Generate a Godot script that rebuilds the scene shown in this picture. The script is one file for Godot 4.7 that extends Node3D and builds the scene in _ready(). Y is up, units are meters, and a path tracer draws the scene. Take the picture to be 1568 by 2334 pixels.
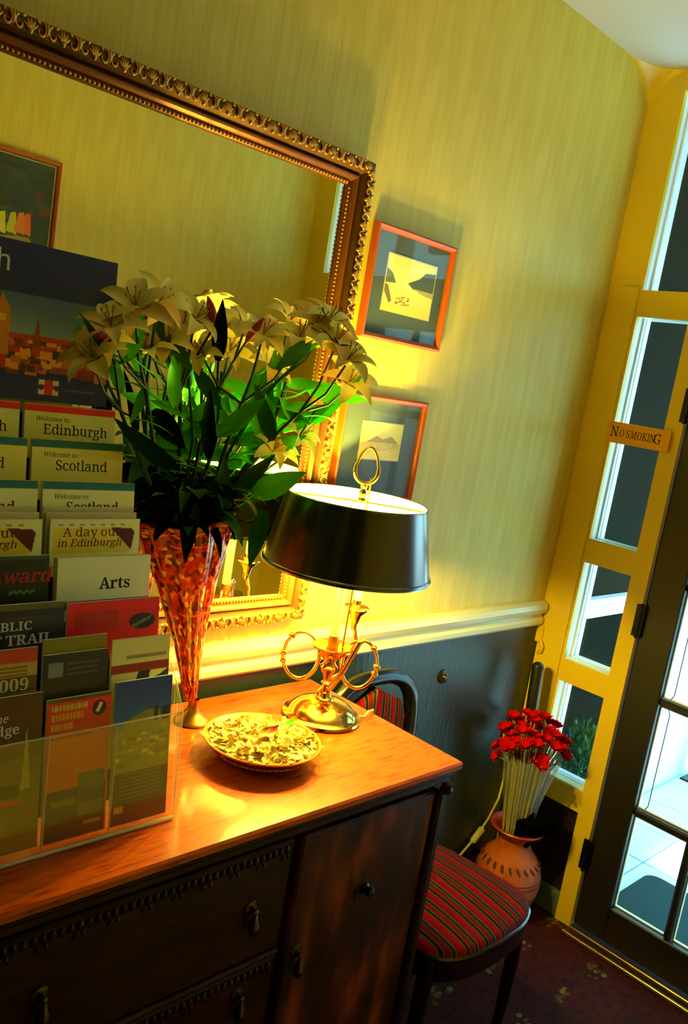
extends Node3D

# ---------------------------------------------------------------- mesh builder
class Sh:
	var v := PackedVector3Array()
	var n := PackedVector3Array()
	var uv := PackedVector2Array()
	var ix := PackedInt32Array()

	func vert(p: Vector3, nn: Vector3, t: Vector2 = Vector2.ZERO) -> int:
		v.append(p); n.append(nn); uv.append(t)
		return v.size() - 1

	func tri_i(a: int, b: int, c: int) -> void:   # counter-clockwise from outside
		ix.append(a); ix.append(c); ix.append(b)

	func face(p: Array, t: Array = []) -> void:    # convex, counter-clockwise from outside
		var nn: Vector3 = (p[1] - p[0]).cross(p[2] - p[0])
		if nn.length() < 1e-12 and p.size() > 3:
			nn = (p[2] - p[0]).cross(p[3] - p[0])
		nn = nn.normalized()
		var s := v.size()
		for i in p.size():
			vert(p[i], nn, t[i] if t.size() > i else Vector2.ZERO)
		for i in range(1, p.size() - 1):
			tri_i(s, s + i, s + i + 1)

	func box(c: Vector3, s: Vector3, bev: float = 0.0, b: Basis = Basis()) -> void:
		var h := s * 0.5
		var q: float = minf(bev, minf(h.x, minf(h.y, h.z)) * 0.98)
		for ax in 3:
			for sg in [-1.0, 1.0]:
				var u: int = (ax + 1) % 3
				var w: int = (ax + 2) % 3
				var pts := []
				for k in [[-1, -1], [1, -1], [1, 1], [-1, 1]]:
					var p := Vector3.ZERO
					p[ax] = h[ax] * sg
					p[u] = (h[u] - q) * k[0] * sg
					p[w] = (h[w] - q) * k[1]
					pts.append(c + b * p)
				face(pts, [Vector2(0, 1), Vector2(1, 1), Vector2(1, 0), Vector2(0, 0)])
		if q <= 0.0:
			return
		for ax in 3:
			var u2: int = (ax + 1) % 3
			var w2: int = (ax + 2) % 3
			for k in [[1, 1], [1, -1], [-1, 1], [-1, -1]]:
				var a := Vector3.ZERO
				a[ax] = h[ax] - q; a[u2] = h[u2] * k[0]; a[w2] = (h[w2] - q) * k[1]
				var d := a
				d[u2] = (h[u2] - q) * k[0]; d[w2] = h[w2] * k[1]
				var a2 := a
				a2[ax] = -a2[ax]
				var d2 := d
				d2[ax] = -d2[ax]
				if k[0] * k[1] > 0:
					face([c + b * a2, c + b * a, c + b * d, c + b * d2])
				else:
					face([c + b * a, c + b * a2, c + b * d2, c + b * d])
		for sx in [-1.0, 1.0]:
			for sy in [-1.0, 1.0]:
				for sz in [-1.0, 1.0]:
					var p1 := Vector3(h.x * sx, (h.y - q) * sy, (h.z - q) * sz)
					var p2 := Vector3((h.x - q) * sx, h.y * sy, (h.z - q) * sz)
					var p3 := Vector3((h.x - q) * sx, (h.y - q) * sy, h.z * sz)
					if sx * sy * sz > 0:
						face([c + b * p1, c + b * p2, c + b * p3])
					else:
						face([c + b * p1, c + b * p3, c + b * p2])

	# grid of points rows x cols, smooth normals; flip reverses the outside
	func grid(g: Array, flip: bool = false, wrap: bool = false) -> void:
		var r := g.size()
		var cn: int = g[0].size()
		var s := v.size()
		for i in r:
			for j in cn:
				var i0: int = maxi(i - 1, 0)
				var i1: int = mini(i + 1, r - 1)
				var j0: int = j - 1
				var j1: int = j + 1
				if wrap:
					if j0 < 0: j0 = cn - 2
					if j1 > cn - 1: j1 = 1
				else:
					j0 = maxi(j0, 0); j1 = mini(j1, cn - 1)
				var du: Vector3 = g[i][j1] - g[i][j0]
				var dv: Vector3 = g[i1][j] - g[i0][j]
				if du.length() < 1e-9:
					var ii: int = i1 if i0 == i else i0
					du = g[ii][j1] - g[ii][j0]
				if dv.length() < 1e-9:
					dv = Vector3.UP
				var nn := du.cross(dv).normalized()
				if flip: nn = -nn
				vert(g[i][j], nn, Vector2(float(j) / (cn - 1), 1.0 - float(i) / (r - 1)))
		for i in r - 1:
			for j in cn - 1:
				var a := s + i * cn + j
				if flip:
					tri_i(a, a + cn, a + 1); tri_i(a + 1, a + cn, a + cn + 1)
				else:
					tri_i(a, a + 1, a + cn); tri_i(a + 1, a + cn + 1, a + cn)

	# profile of (radius, height) from bottom to top on the outside; sharp corners split
	func lathe(prof: Array, seg: int = 32, c: Vector3 = Vector3.ZERO, b: Basis = Basis(), flip: bool = false, rib: int = 0, depth: float = 0.0) -> void:
		var runs := [[]]
		for i in prof.size():
			runs[-1].append(prof[i])
			if i > 0 and i < prof.size() - 1:
				var d0: Vector2 = (prof[i] - prof[i - 1]).normalized()
				var d1: Vector2 = (prof[i + 1] - prof[i]).normalized()
				if d0.dot(d1) < 0.72:
					runs.append([prof[i]])
		for run in runs:
			var g := []
			for p in run:
				var row := []
				for k in seg + 1:
					var a := TAU * k / seg
					var rr: float = p.x
					if rib > 0: rr *= 1.0 + depth * cos(a * rib)
					row.append(c + b * Vector3(cos(a) * rr, p.y, -sin(a) * rr))
				g.append(row)
			grid(g, flip, true)

	func tube(pts: Array, rad, seg: int = 8, caps: bool = true) -> void:
		var g := []
		var m := pts.size()
		var up := Vector3.UP
		var t0: Vector3 = (pts[1] - pts[0]).normalized()
		if absf(t0.dot(up)) > 0.9: up = Vector3.RIGHT
		for i in m:
			var t: Vector3 = (pts[mini(i + 1, m - 1)] - pts[maxi(i - 1, 0)]).normalized()
			var sd := t.cross(up).normalized()
			up = sd.cross(t).normalized()
			var rr: float = rad[i] if rad is Array else rad
			var row := []
			for k in seg + 1:
				var a := TAU * k / seg
				row.append(pts[i] + (sd * cos(a) + up * sin(a)) * rr)
			g.append(row)
		grid(g, false, true)
		if caps:
			var f := []
			var e := []
			for k in seg:
				f.append(g[0][seg - k]); e.append(g[m - 1][k])
			face(f); face(e)

	func ball(c: Vector3, s: Vector3, seg: int = 10, rings: int = 6, b: Basis = Basis()) -> void:
		var g := []
		for i in rings + 1:
			var t := -PI / 2 + PI * i / rings
			var row := []
			for k in seg + 1:
				var a := TAU * k / seg
				row.append(c + b * (Vector3(cos(a) * cos(t), sin(t), -sin(a) * cos(t)) * s))
			g.append(row)
		grid(g, false, true)

	# bent blade: along d, facing nn, w(t) wide; curl bends towards nn, cup folds the middle, ends in a point
	func blade(o: Vector3, d: Vector3, nn: Vector3, ln: float, wd: float, curl: float = 0.3, cup: float = 0.15, shape: float = 0.55, rows: int = 7) -> void:
		d = d.normalized()
		var sd := d.cross(nn).normalized()
		var up := sd.cross(d).normalized()
		var g := []
		var p := o
		var dir := d
		for i in rows + 1:
			var t := float(i) / rows
			var ang := curl * t * 1.6
			dir = (d * cos(ang) + up * sin(ang)).normalized()
			var nu := (up * cos(ang) - d * sin(ang)).normalized()
			if i > 0: p += dir * ln / rows
			var wt: float = pow(sin(PI * pow(clampf(t * 0.97 + 0.03, 0, 1), shape)), 0.85) * wd * 0.5
			wt = maxf(wt, wd * 0.02)
			g.append([p - sd * wt + nu * cup * wt, p - sd * wt * 0.5 + nu * cup * wt * 0.3, p, p + sd * wt * 0.5 + nu * cup * wt * 0.3, p + sd * wt + nu * cup * wt])
		grid(g)

	# profile of (outwards u, height z) carried round a rectangle w x h in the xy plane, mitred
	func rect_sweep(w: float, h: float, prof: Array, sides: Array = [0, 1, 2, 3]) -> void:
		for s in sides:
			var g := []
			for p in prof:
				var hw: float = w / 2 + p.x
				var hh: float = h / 2 + p.x
				var c := [Vector3(-hw, -hh, p.y), Vector3(hw, -hh, p.y), Vector3(hw, hh, p.y), Vector3(-hw, hh, p.y)]
				g.append([c[s], c[(s + 1) % 4]])
			for i in g.size() - 1:
				face([g[i][0], g[i + 1][0], g[i + 1][1], g[i][1]])

	func prism(poly: PackedVector2Array, z0: float, z1: float, b: Transform3D = Transform3D()) -> void:   # counter-clockwise polygon in xy
		var t := Geometry2D.triangulate_polygon(poly)
		for i in range(0, t.size(), 3):
			var q := [poly[t[i]], poly[t[i + 1]], poly[t[i + 2]]]
			if (q[1] - q[0]).cross(q[2] - q[0]) < 0:
				q = [q[0], q[2], q[1]]
			face([b * Vector3(q[0].x, q[0].y, z1), b * Vector3(q[1].x, q[1].y, z1), b * Vector3(q[2].x, q[2].y, z1)])
			face([b * Vector3(q[0].x, q[0].y, z0), b * Vector3(q[2].x, q[2].y, z0), b * Vector3(q[1].x, q[1].y, z0)])
		for i in poly.size():
			var a := poly[i]
			var c := poly[(i + 1) % poly.size()]
			face([b * Vector3(a.x, a.y, z0), b * Vector3(c.x, c.y, z0), b * Vector3(c.x, c.y, z1), b * Vector3(a.x, a.y, z1)])

	func mesh() -> ArrayMesh:
		var a := []
		a.resize(Mesh.ARRAY_MAX)
		a[Mesh.ARRAY_VERTEX] = v; a[Mesh.ARRAY_NORMAL] = n; a[Mesh.ARRAY_TEX_UV] = uv; a[Mesh.ARRAY_INDEX] = ix
		var m := ArrayMesh.new()
		m.add_surface_from_arrays(Mesh.PRIMITIVE_TRIANGLES, a)
		return m

# ---------------------------------------------------------------- node helpers
var M := {}
var rng := RandomNumberGenerator.new()
var taken := {}

func numbered(called: String) -> String:
	var k: int = taken.get(called, 0)
	taken[called] = k + 1
	return called if k == 0 else "%s_%03d" % [called, k]

func put(called: String, s, m: Material, parent: Node3D = null, at: Transform3D = Transform3D()) -> MeshInstance3D:
	var o := MeshInstance3D.new()
	o.name = numbered(called) if parent == null else called
	o.mesh = s.mesh() if s is Sh else s
	o.material_override = m
	o.transform = at
	if parent == null:
		add_child(o, true)
	else:
		# parts of one thing: next free number
		var nm := called
		var k := 0
		while parent.has_node(NodePath(nm)):
			k += 1
			nm = "%s_%03d" % [called, k]
		o.name = nm
		parent.add_child(o, true)
	return o

func tag(o: Node3D, label: String, category: String, group := "") -> Node3D:
	o.set_meta("label", label); o.set_meta("category", category)
	if group: o.set_meta("group", group)
	return o

func thing(called: String, label: String, category: String, at := Transform3D(), group := "") -> Node3D:
	var o := Node3D.new()
	o.name = numbered(called)
	o.transform = at
	add_child(o, true)
	tag(o, label, category, group)
	return o

func struct_root(called: String, label: String, category: String) -> Node3D:
	var o := thing(called, label, category)
	o.set_meta("kind", "structure")
	return o

func bx(c: Vector3, s: Vector3, bev := 0.0, b := Basis()) -> Sh:
	var q := Sh.new()
	q.box(c, s, bev, b)
	return q

func lo_hi(a: Vector3, b: Vector3, bev := 0.0) -> Sh:
	return bx((a + b) / 2, (b - a).abs(), bev)

func at(x: float, y: float, z: float) -> Transform3D:
	return Transform3D(Basis(), Vector3(x, y, z))

func mat(called: String, c: Color, rough := 0.6, metal := 0.0) -> StandardMaterial3D:
	var m := StandardMaterial3D.new()
	m.resource_name = called
	m.albedo_color = c; m.roughness = rough; m.metallic = metal
	M[called] = m
	return m

func noise_tex(sd: int, freq: float, ramp: Array, kind := FastNoiseLite.TYPE_SIMPLEX_SMOOTH, oct := 4, size := 512) -> NoiseTexture2D:
	var f := FastNoiseLite.new()
	f.seed = sd; f.frequency = freq; f.noise_type = kind; f.fractal_octaves = oct
	if kind == FastNoiseLite.TYPE_CELLULAR:
		f.cellular_return_type = FastNoiseLite.RETURN_CELL_VALUE
		f.fractal_type = FastNoiseLite.FRACTAL_NONE
	var t := NoiseTexture2D.new()
	t.width = size; t.height = size; t.seamless = true; t.noise = f
	if ramp.size():
		var g := Gradient.new()
		g.offsets = PackedFloat32Array(); g.colors = PackedColorArray()
		var o := PackedFloat32Array()
		var cs := PackedColorArray()
		for r in ramp:
			o.append(r[0]); cs.append(r[1])
		g.offsets = o; g.colors = cs
		t.color_ramp = g
	return t

func tri_map(m: StandardMaterial3D, sc: Vector3, world := false) -> void:
	m.uv1_triplanar = true
	m.uv1_world_triplanar = world
	m.uv1_scale = sc

func tex_of(im: Image) -> ImageTexture:
	return ImageTexture.create_from_image(im)

func print_mat(im: Image, rough := 0.45) -> StandardMaterial3D:
	var m := StandardMaterial3D.new()
	m.resource_name = "printed paper"
	im.adjust_bcs(1.30, 1.0, 1.25)
	m.albedo_texture = tex_of(im); m.roughness = rough
	return m

func sheet(w: int, h: int, c: Color) -> Image:
	var im := Image.create(w, h, false, Image.FORMAT_RGB8)
	im.fill(c)
	return im

func disc(im: Image, cx: float, cy: float, r: float, c: Color, ry := -1.0) -> void:
	if ry < 0: ry = r
	for y in range(maxi(0, int(cy - ry)), mini(im.get_height(), int(cy + ry) + 1)):
		for x in range(maxi(0, int(cx - r)), mini(im.get_width(), int(cx + r) + 1)):
			if pow((x - cx) / r, 2) + pow((y - cy) / ry, 2) <= 1.0:
				im.set_pixel(x, y, c)

func poly_fill(im: Image, pts: Array, c: Color) -> void:
	var pv := PackedVector2Array(pts)
	var lo := Vector2(1e9, 1e9)
	var hi := -lo
	for p in pv:
		lo = lo.min(p); hi = hi.max(p)
	for y in range(maxi(0, int(lo.y)), mini(im.get_height(), int(hi.y) + 1)):
		for x in range(maxi(0, int(lo.x)), mini(im.get_width(), int(hi.x) + 1)):
			if Geometry2D.is_point_in_polygon(Vector2(x + .5, y + .5), pv):
				im.set_pixel(x, y, c)

func grade(im: Image, y0: int, y1: int, a: Color, b: Color) -> void:
	for y in range(y0, y1):
		im.fill_rect(Rect2i(0, y, im.get_width(), 1), a.lerp(b, float(y - y0) / maxi(1, y1 - y0 - 1)))

func lettering(parent: Node3D, txt: String, h: float, m: Material, xf: Transform3D, face := "Droid Serif", bold := false, italic := false, align := HORIZONTAL_ALIGNMENT_LEFT, squeeze := 1.0) -> MeshInstance3D:
	var f := SystemFont.new()
	f.font_names = PackedStringArray([face])
	f.font_weight = 700 if bold else 400
	var t := TextMesh.new()
	t.text = txt; t.font = f; t.font_size = 48; t.pixel_size = h / 48.0; t.depth = 0.0004; t.curve_step = 3.0
	t.horizontal_alignment = align; t.vertical_alignment = VERTICAL_ALIGNMENT_CENTER
	var b := Basis(Vector3(squeeze, 0, 0), Vector3(0.22 if italic else 0.0, 1, 0), Vector3(0, 0, 1))
	return put("lettering", t, m, parent, xf * Transform3D(b, Vector3.ZERO))

const X := 2.708          # plane of the glazed end wall
const TOP := 0.93         # sideboard top

func _ready() -> void:
	rng.seed = 7
	# ---- camera
	var cam := Camera3D.new()
	cam.name = "camera"
	cam.position = Vector3(0.0936, 1.7083, 1.513)
	cam.rotation = Vector3(-0.1585, -0.7992, 0.166)
	cam.fov = 61.46
	cam.near = 0.02
	add_child(cam)
	cam.current = true
	# ---- sky and exposure
	var env := Environment.new()
	var sky := Sky.new()
	var sm := ProceduralSkyMaterial.new()
	sm.sky_top_color = Color(0.50, 0.84, 0.95)
	sm.sky_horizon_color = Color(0.66, 0.93, 1.0)
	sm.ground_bottom_color = Color(0.45, 0.5, 0.5)
	sm.ground_horizon_color = Color(0.8, 0.95, 1.0)
	sm.energy_multiplier = 7.0
	sky.sky_material = sm
	env.background_mode = Environment.BG_SKY
	env.sky = sky
	env.tonemap_mode = Environment.TONE_MAPPER_LINEAR
	env.tonemap_exposure = 1.0
	env.sdfgi_enabled = true
	env.ssao_enabled = true
	env.ssil_enabled = true
	var we := WorldEnvironment.new()
	we.name = "world_environment"
	we.environment = env
	add_child(we)
	# bright daylight on the white tiles outside; it falls along the front of the house and never enters
	var sun := DirectionalLight3D.new()
	sun.name = "sun"
	sun.light_color = Color(0.86, 1.0, 1.0)
	sun.light_energy = 4.5
	sun.light_angular_distance = 3.0
	sun.shadow_enabled = true
	add_child(sun)
	sun.look_at_from_position(Vector3(3, 6, 4), Vector3(3, 6, 4) + Vector3(0.22, -1.0, -0.55), Vector3.UP)
	materials()
	room()
	end_wall()
	porch()
	wall_mirror()
	pictures()
	sideboard()
	chair()
	lamp()
	rack()
	vase()
	dish()
	urn()
	small_things()

func materials() -> void:
	# wallpaper: vertical fibre relief
	var fibre := noise_tex(3, 0.02, [], FastNoiseLite.TYPE_SIMPLEX_SMOOTH, 4, 512)
	var tone := noise_tex(5, 0.008, [[0.0, Color(0.83, 0.73, 0.25)], [0.5, Color(0.86, 0.77, 0.29)], [1.0, Color(0.89, 0.81, 0.34)]])
	var m := mat("yellow wallpaper", Color.WHITE, 0.55)
	m.albedo_texture = tone
	m.heightmap_enabled = true; m.heightmap_texture = fibre; m.heightmap_scale = 0.05
	tri_map(m, Vector3(6, 0.7, 6), true)
	m = mat("green lower wall paint", Color(0.085, 0.135, 0.10), 0.42)
	m.heightmap_enabled = true; m.heightmap_texture = fibre; m.heightmap_scale = 0.10
	tri_map(m, Vector3(5, 1.2, 5), true)
	mat("yellow gloss paint", Color(0.88, 0.74, 0.13), 0.35)
	mat("cream gloss paint", Color(0.90, 0.87, 0.66), 0.3)
	mat("white gloss paint", Color(0.92, 0.93, 0.92), 0.3)
	mat("white ceiling paint", Color(0.70, 0.71, 0.74), 0.8)
	mat("dark brown door paint", Color(0.065, 0.032, 0.022), 0.5)
	mat("dark panel paint", Color(0.13, 0.06, 0.045), 0.45)
	mat("blackened iron", Color(0.05, 0.045, 0.045), 0.4, 0.6)
	m = mat("window glass", Color(0.6, 0.65, 0.65, 0.02), 0.0)
	m.metallic_specular = 0.3
	m.transparency = BaseMaterial3D.TRANSPARENCY_ALPHA
	m = mat("picture glass", Color(0.6, 0.65, 0.65, 0.02), 0.02)
	m.transparency = BaseMaterial3D.TRANSPARENCY_ALPHA
	m.metallic_specular = 0.22
	m = mat("clear acrylic", Color(0.8, 0.78, 0.6, 0.02), 0.02)
	m.transparency = BaseMaterial3D.TRANSPARENCY_ALPHA
	m = mat("painted edge glint", Color(0.95, 0.92, 0.70, 0.5), 0.35)  # pale yellow tint standing in for light caught in the acrylic
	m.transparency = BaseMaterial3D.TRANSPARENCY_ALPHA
	m = mat("thin cellophane", Color(1, 1, 1, 0.07), 0.05)
	m.transparency = BaseMaterial3D.TRANSPARENCY_ALPHA
	m = mat("brass", Color(0.93, 0.70, 0.30), 0.16, 1.0)
	mat("old bronze", Color(0.30, 0.24, 0.14), 0.3, 0.9)
	m = mat("aged brass", Color(0.72, 0.52, 0.22), 0.32, 1.0)
	mat("silvered glass", Color(0.90, 0.92, 0.84), 0.0, 1.0)
	m = mat("gilt carving", Color(0.86, 0.62, 0.20), 0.34, 0.8)
	mat("frame ground", Color(0.42, 0.27, 0.10), 0.5, 0.45)
	m = mat("copper moulding", Color(0.52, 0.30, 0.11), 0.38, 0.4)
	mat("orange frame wood", Color(0.72, 0.33, 0.08), 0.35)
	mat("grey blue mount board", Color(0.30, 0.37, 0.37), 0.8)
	# woods
	var grain := noise_tex(11, 0.012, [[0.0, Color(0.44, 0.15, 0.02)], [0.3, Color(0.66, 0.28, 0.03)], [0.5, Color(0.74, 0.34, 0.04)], [0.65, Color(0.76, 0.36, 0.05)], [1.0, Color(0.60, 0.24, 0.03)]], FastNoiseLite.TYPE_SIMPLEX_SMOOTH, 5, 1024)
	m = mat("polished orange wood", Color(0.94, 0.86, 0.72), 0.36)
	m.metallic_specular = 0.25
	m.clearcoat_enabled = true; m.clearcoat = 0.45; m.clearcoat_roughness = 0.09
	m.albedo_texture = grain
	tri_map(m, Vector3(0.8, 6, 6))
	var grain2 := noise_tex(12, 0.012, [[0.0, Color(0.14, 0.075, 0.04)], [0.5, Color(0.27, 0.15, 0.07)], [1.0, Color(0.36, 0.20, 0.09)]], FastNoiseLite.TYPE_SIMPLEX_SMOOTH, 5, 512)
	m = mat("dark polished wood", Color(0.60, 0.50, 0.42), 0.42)
	m.metallic_specular = 0.3
	m.albedo_texture = grain2
	tri_map(m, Vector3(1, 6, 6))
	var flame := noise_tex(13, 0.012, [[0.0, Color(0.12, 0.07, 0.035)], [0.45, Color(0.26, 0.15, 0.07)], [0.62, Color(0.36, 0.20, 0.08)], [0.8, Color(0.55, 0.30, 0.10)], [1.0, Color(0.6, 0.33, 0.11)]], FastNoiseLite.TYPE_SIMPLEX_SMOOTH, 3, 512)
	m = mat("flame veneer", Color(0.78, 0.64, 0.46), 0.42)
	m.metallic_specular = 0.3
	m.albedo_texture = flame
	tri_map(m, Vector3(1.7, 0.5, 1.7))
	mat("black lacquer", Color(0.035, 0.03, 0.035), 0.22)
	mat("dark gap", Color(0.03, 0.02, 0.015), 0.7)
	# lamp
	m = mat("dark green enamel", Color(0.04, 0.06, 0.05), 0.24)
	m.metallic_specular = 0.85
	m.clearcoat_enabled = true; m.clearcoat = 1.0; m.clearcoat_roughness = 0.24
	mat("white shade lining", Color(0.95, 0.94, 0.88), 0.6)
	mat("ivory candle sleeve", Color(0.93, 0.88, 0.62), 0.5)
	m = mat("glowing lamp bulb", Color(1, 0.95, 0.8), 0.4)
	m.emission_enabled = true; m.emission = Color(1.0, 0.9, 0.55); m.emission_energy_multiplier = 4.0
	# paper
	mat("cream paper", Color(0.86, 0.83, 0.55), 0.7)
	mat("white paper", Color(0.86, 0.86, 0.80), 0.7)
	mat("black ink", Color(0.04, 0.04, 0.05), 0.7)
	mat("grey ink", Color(0.28, 0.28, 0.26), 0.7)
	mat("brown ink", Color(0.35, 0.14, 0.05), 0.7)
	mat("red ink", Color(0.75, 0.08, 0.07), 0.7)
	mat("white ink", Color(0.88, 0.88, 0.84), 0.7)
	mat("navy board", Color(0.06, 0.12, 0.30), 0.5)
	mat("black board", Color(0.03, 0.03, 0.03), 0.7)
	# plants
	m = mat("leaf green", Color(0.30, 0.78, 0.05), 0.55)
	m.backlight = Color(0.7, 1.15, 0.12)
	m.metallic_specular = 0.3
	m = mat("deep leaf green", Color(0.09, 0.33, 0.05), 0.55)
	m.metallic_specular = 0.3
	m.backlight = Color(0.2, 0.4, 0.08)
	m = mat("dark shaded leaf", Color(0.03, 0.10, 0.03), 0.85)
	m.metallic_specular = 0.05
	m = mat("stem green", Color(0.12, 0.24, 0.07), 0.5)
	m = mat("cream petal", Color(0.95, 0.90, 0.44), 0.5)
	m.backlight = Color(0.9, 0.82, 0.42)
	m = mat("blush petal", Color(0.94, 0.78, 0.38), 0.5)
	m.backlight = Color(0.6, 0.45, 0.25)
	m = mat("red bud", Color(0.66, 0.13, 0.08), 0.45)
	m.backlight = Color(0.3, 0.08, 0.04)
	mat("brown anther", Color(0.62, 0.45, 0.14), 0.7)
	m = mat("scarlet petal", Color(0.70, 0.02, 0.04), 0.85)
	m.metallic_specular = 0.15
	m.backlight = Color(0.3, 0.02, 0.02)
	mat("pale dried stem", Color(0.62, 0.58, 0.33), 0.6)
	mat("black cloth", Color(0.02, 0.018, 0.022), 0.95).metallic_specular = 0.06
	mat("black rubber", Color(0.03, 0.03, 0.032), 0.5)
	mat("cream flex", Color(0.86, 0.80, 0.42), 0.45)
	m = mat("terracotta", Color(0.72, 0.34, 0.07), 0.7)
	m.albedo_texture = noise_tex(21, 0.02, [[0.0, Color(0.75, 0.7, 0.65)], [0.5, Color(0.95, 0.92, 0.9)], [1.0, Color(1, 1, 1)]], FastNoiseLite.TYPE_SIMPLEX_SMOOTH, 4, 256)
	tri_map(m, Vector3(5, 5, 5))
	mat("dark groove", Color(0.30, 0.10, 0.05), 0.8)  # dark brown tone of the urn's bands and leaf marks
	mat("red glazed clay", Color(0.62, 0.16, 0.06), 0.4)
	# striped upholstery
	var im := sheet(128, 8, Color(0.55, 0.10, 0.08))
	var x := 0
	for s in [[26, Color(0.60, 0.05, 0.03)], [5, Color(0.42, 0.36, 0.18)], [16, Color(0.10, 0.14, 0.07)], [5, Color(0.42, 0.36, 0.18)], [26, Color(0.48, 0.06, 0.03)], [7, Color(0.34, 0.32, 0.22)], [14, Color(0.15, 0.15, 0.13)], [7, Color(0.40, 0.36, 0.24)], [22, Color(0.52, 0.04, 0.03)]]:
		im.fill_rect(Rect2i(x, 0, s[0], 8), s[1]); x += s[0]
	m = mat("striped upholstery", Color(0.80, 0.80, 0.80), 0.85)
	m.albedo_texture = tex_of(im)
	m.metallic_specular = 0.15
	# carpet
	im = sheet(512, 512, Color(0.30, 0.07, 0.05))
	var r2 := RandomNumberGenerator.new()
	r2.seed = 4
	for i in 2600:
		var k := r2.randf_range(0.75, 1.25)
		disc(im, r2.randf() * 512, r2.randf() * 512, r2.randf_range(3, 8), Color(0.27 * k, 0.065 * k, 0.05 * k))
	for i in 15:
		var cx := 50.0 + (i % 4) * 128 + (64 if (i / 4) % 2 else 0)
		var cy := 60.0 + (i / 4) * 128
		for q in 9:
			var a := r2.randf() * TAU
			var d := r2.randf_range(2, 22)
			disc(im, cx + cos(a) * d * 1.4, cy + sin(a) * d, r2.randf_range(4, 8), [Color(0.50, 0.42, 0.22), Color(0.30, 0.28, 0.12), Color(0.48, 0.26, 0.14)][q % 3], r2.randf_range(3, 6))
	m = mat("red flowered carpet", Color(0.82, 0.84, 0.66), 0.95)
	m.metallic_specular = 0.3
	m.albedo_texture = tex_of(im)
	m.heightmap_enabled = true; m.heightmap_texture = noise_tex(31, 0.2, [], FastNoiseLite.TYPE_SIMPLEX_SMOOTH, 2, 256); m.heightmap_scale = 0.2
	tri_map(m, Vector3(1.2, 1.2, 1.2), true)
	# porch
	mat("white porch tile", Color(0.86, 0.90, 0.90), 0.35)
	mat("tile grout", Color(0.70, 0.80, 0.80), 0.9)
	mat("dark grey render", Color(0.10, 0.11, 0.10), 0.95).metallic_specular = 0.08
	mat("dark green render", Color(0.05, 0.085, 0.07), 0.95).metallic_specular = 0.08
	mat("white render", Color(0.88, 0.90, 0.90), 0.9)
	mat("teal door mat", Color(0.03, 0.18, 0.18), 0.95)
	m = mat("shrub leaf", Color(0.05, 0.33, 0.05), 0.6)
	m.backlight = Color(0.2, 0.5, 0.1)
	# mosaic glass of the vase
	m = mat("red and amber mosaic glass", Color.WHITE, 0.12)
	m.albedo_texture = noise_tex(41, 0.028, [[0.0, Color(0.36, 0.03, 0.01)], [0.25, Color(0.70, 0.07, 0.02)], [0.45, Color(0.86, 0.20, 0.03)], [0.6, Color(0.95, 0.45, 0.06)], [0.72, Color(0.98, 0.75, 0.2)], [0.8, Color(0.80, 0.10, 0.03)], [1.0, Color(0.5, 0.04, 0.02)]], FastNoiseLite.TYPE_CELLULAR, 1, 512)
	(m.albedo_texture as NoiseTexture2D).color_ramp.interpolation_mode = Gradient.GRADIENT_INTERPOLATE_CONSTANT
	m.backlight = Color(1.0, 1.0, 1.0)
	m.uv1_scale = Vector3(4.0, 3.2, 1)
	m.clearcoat_enabled = true; m.clearcoat = 0.6; m.clearcoat_roughness = 0.05

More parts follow.
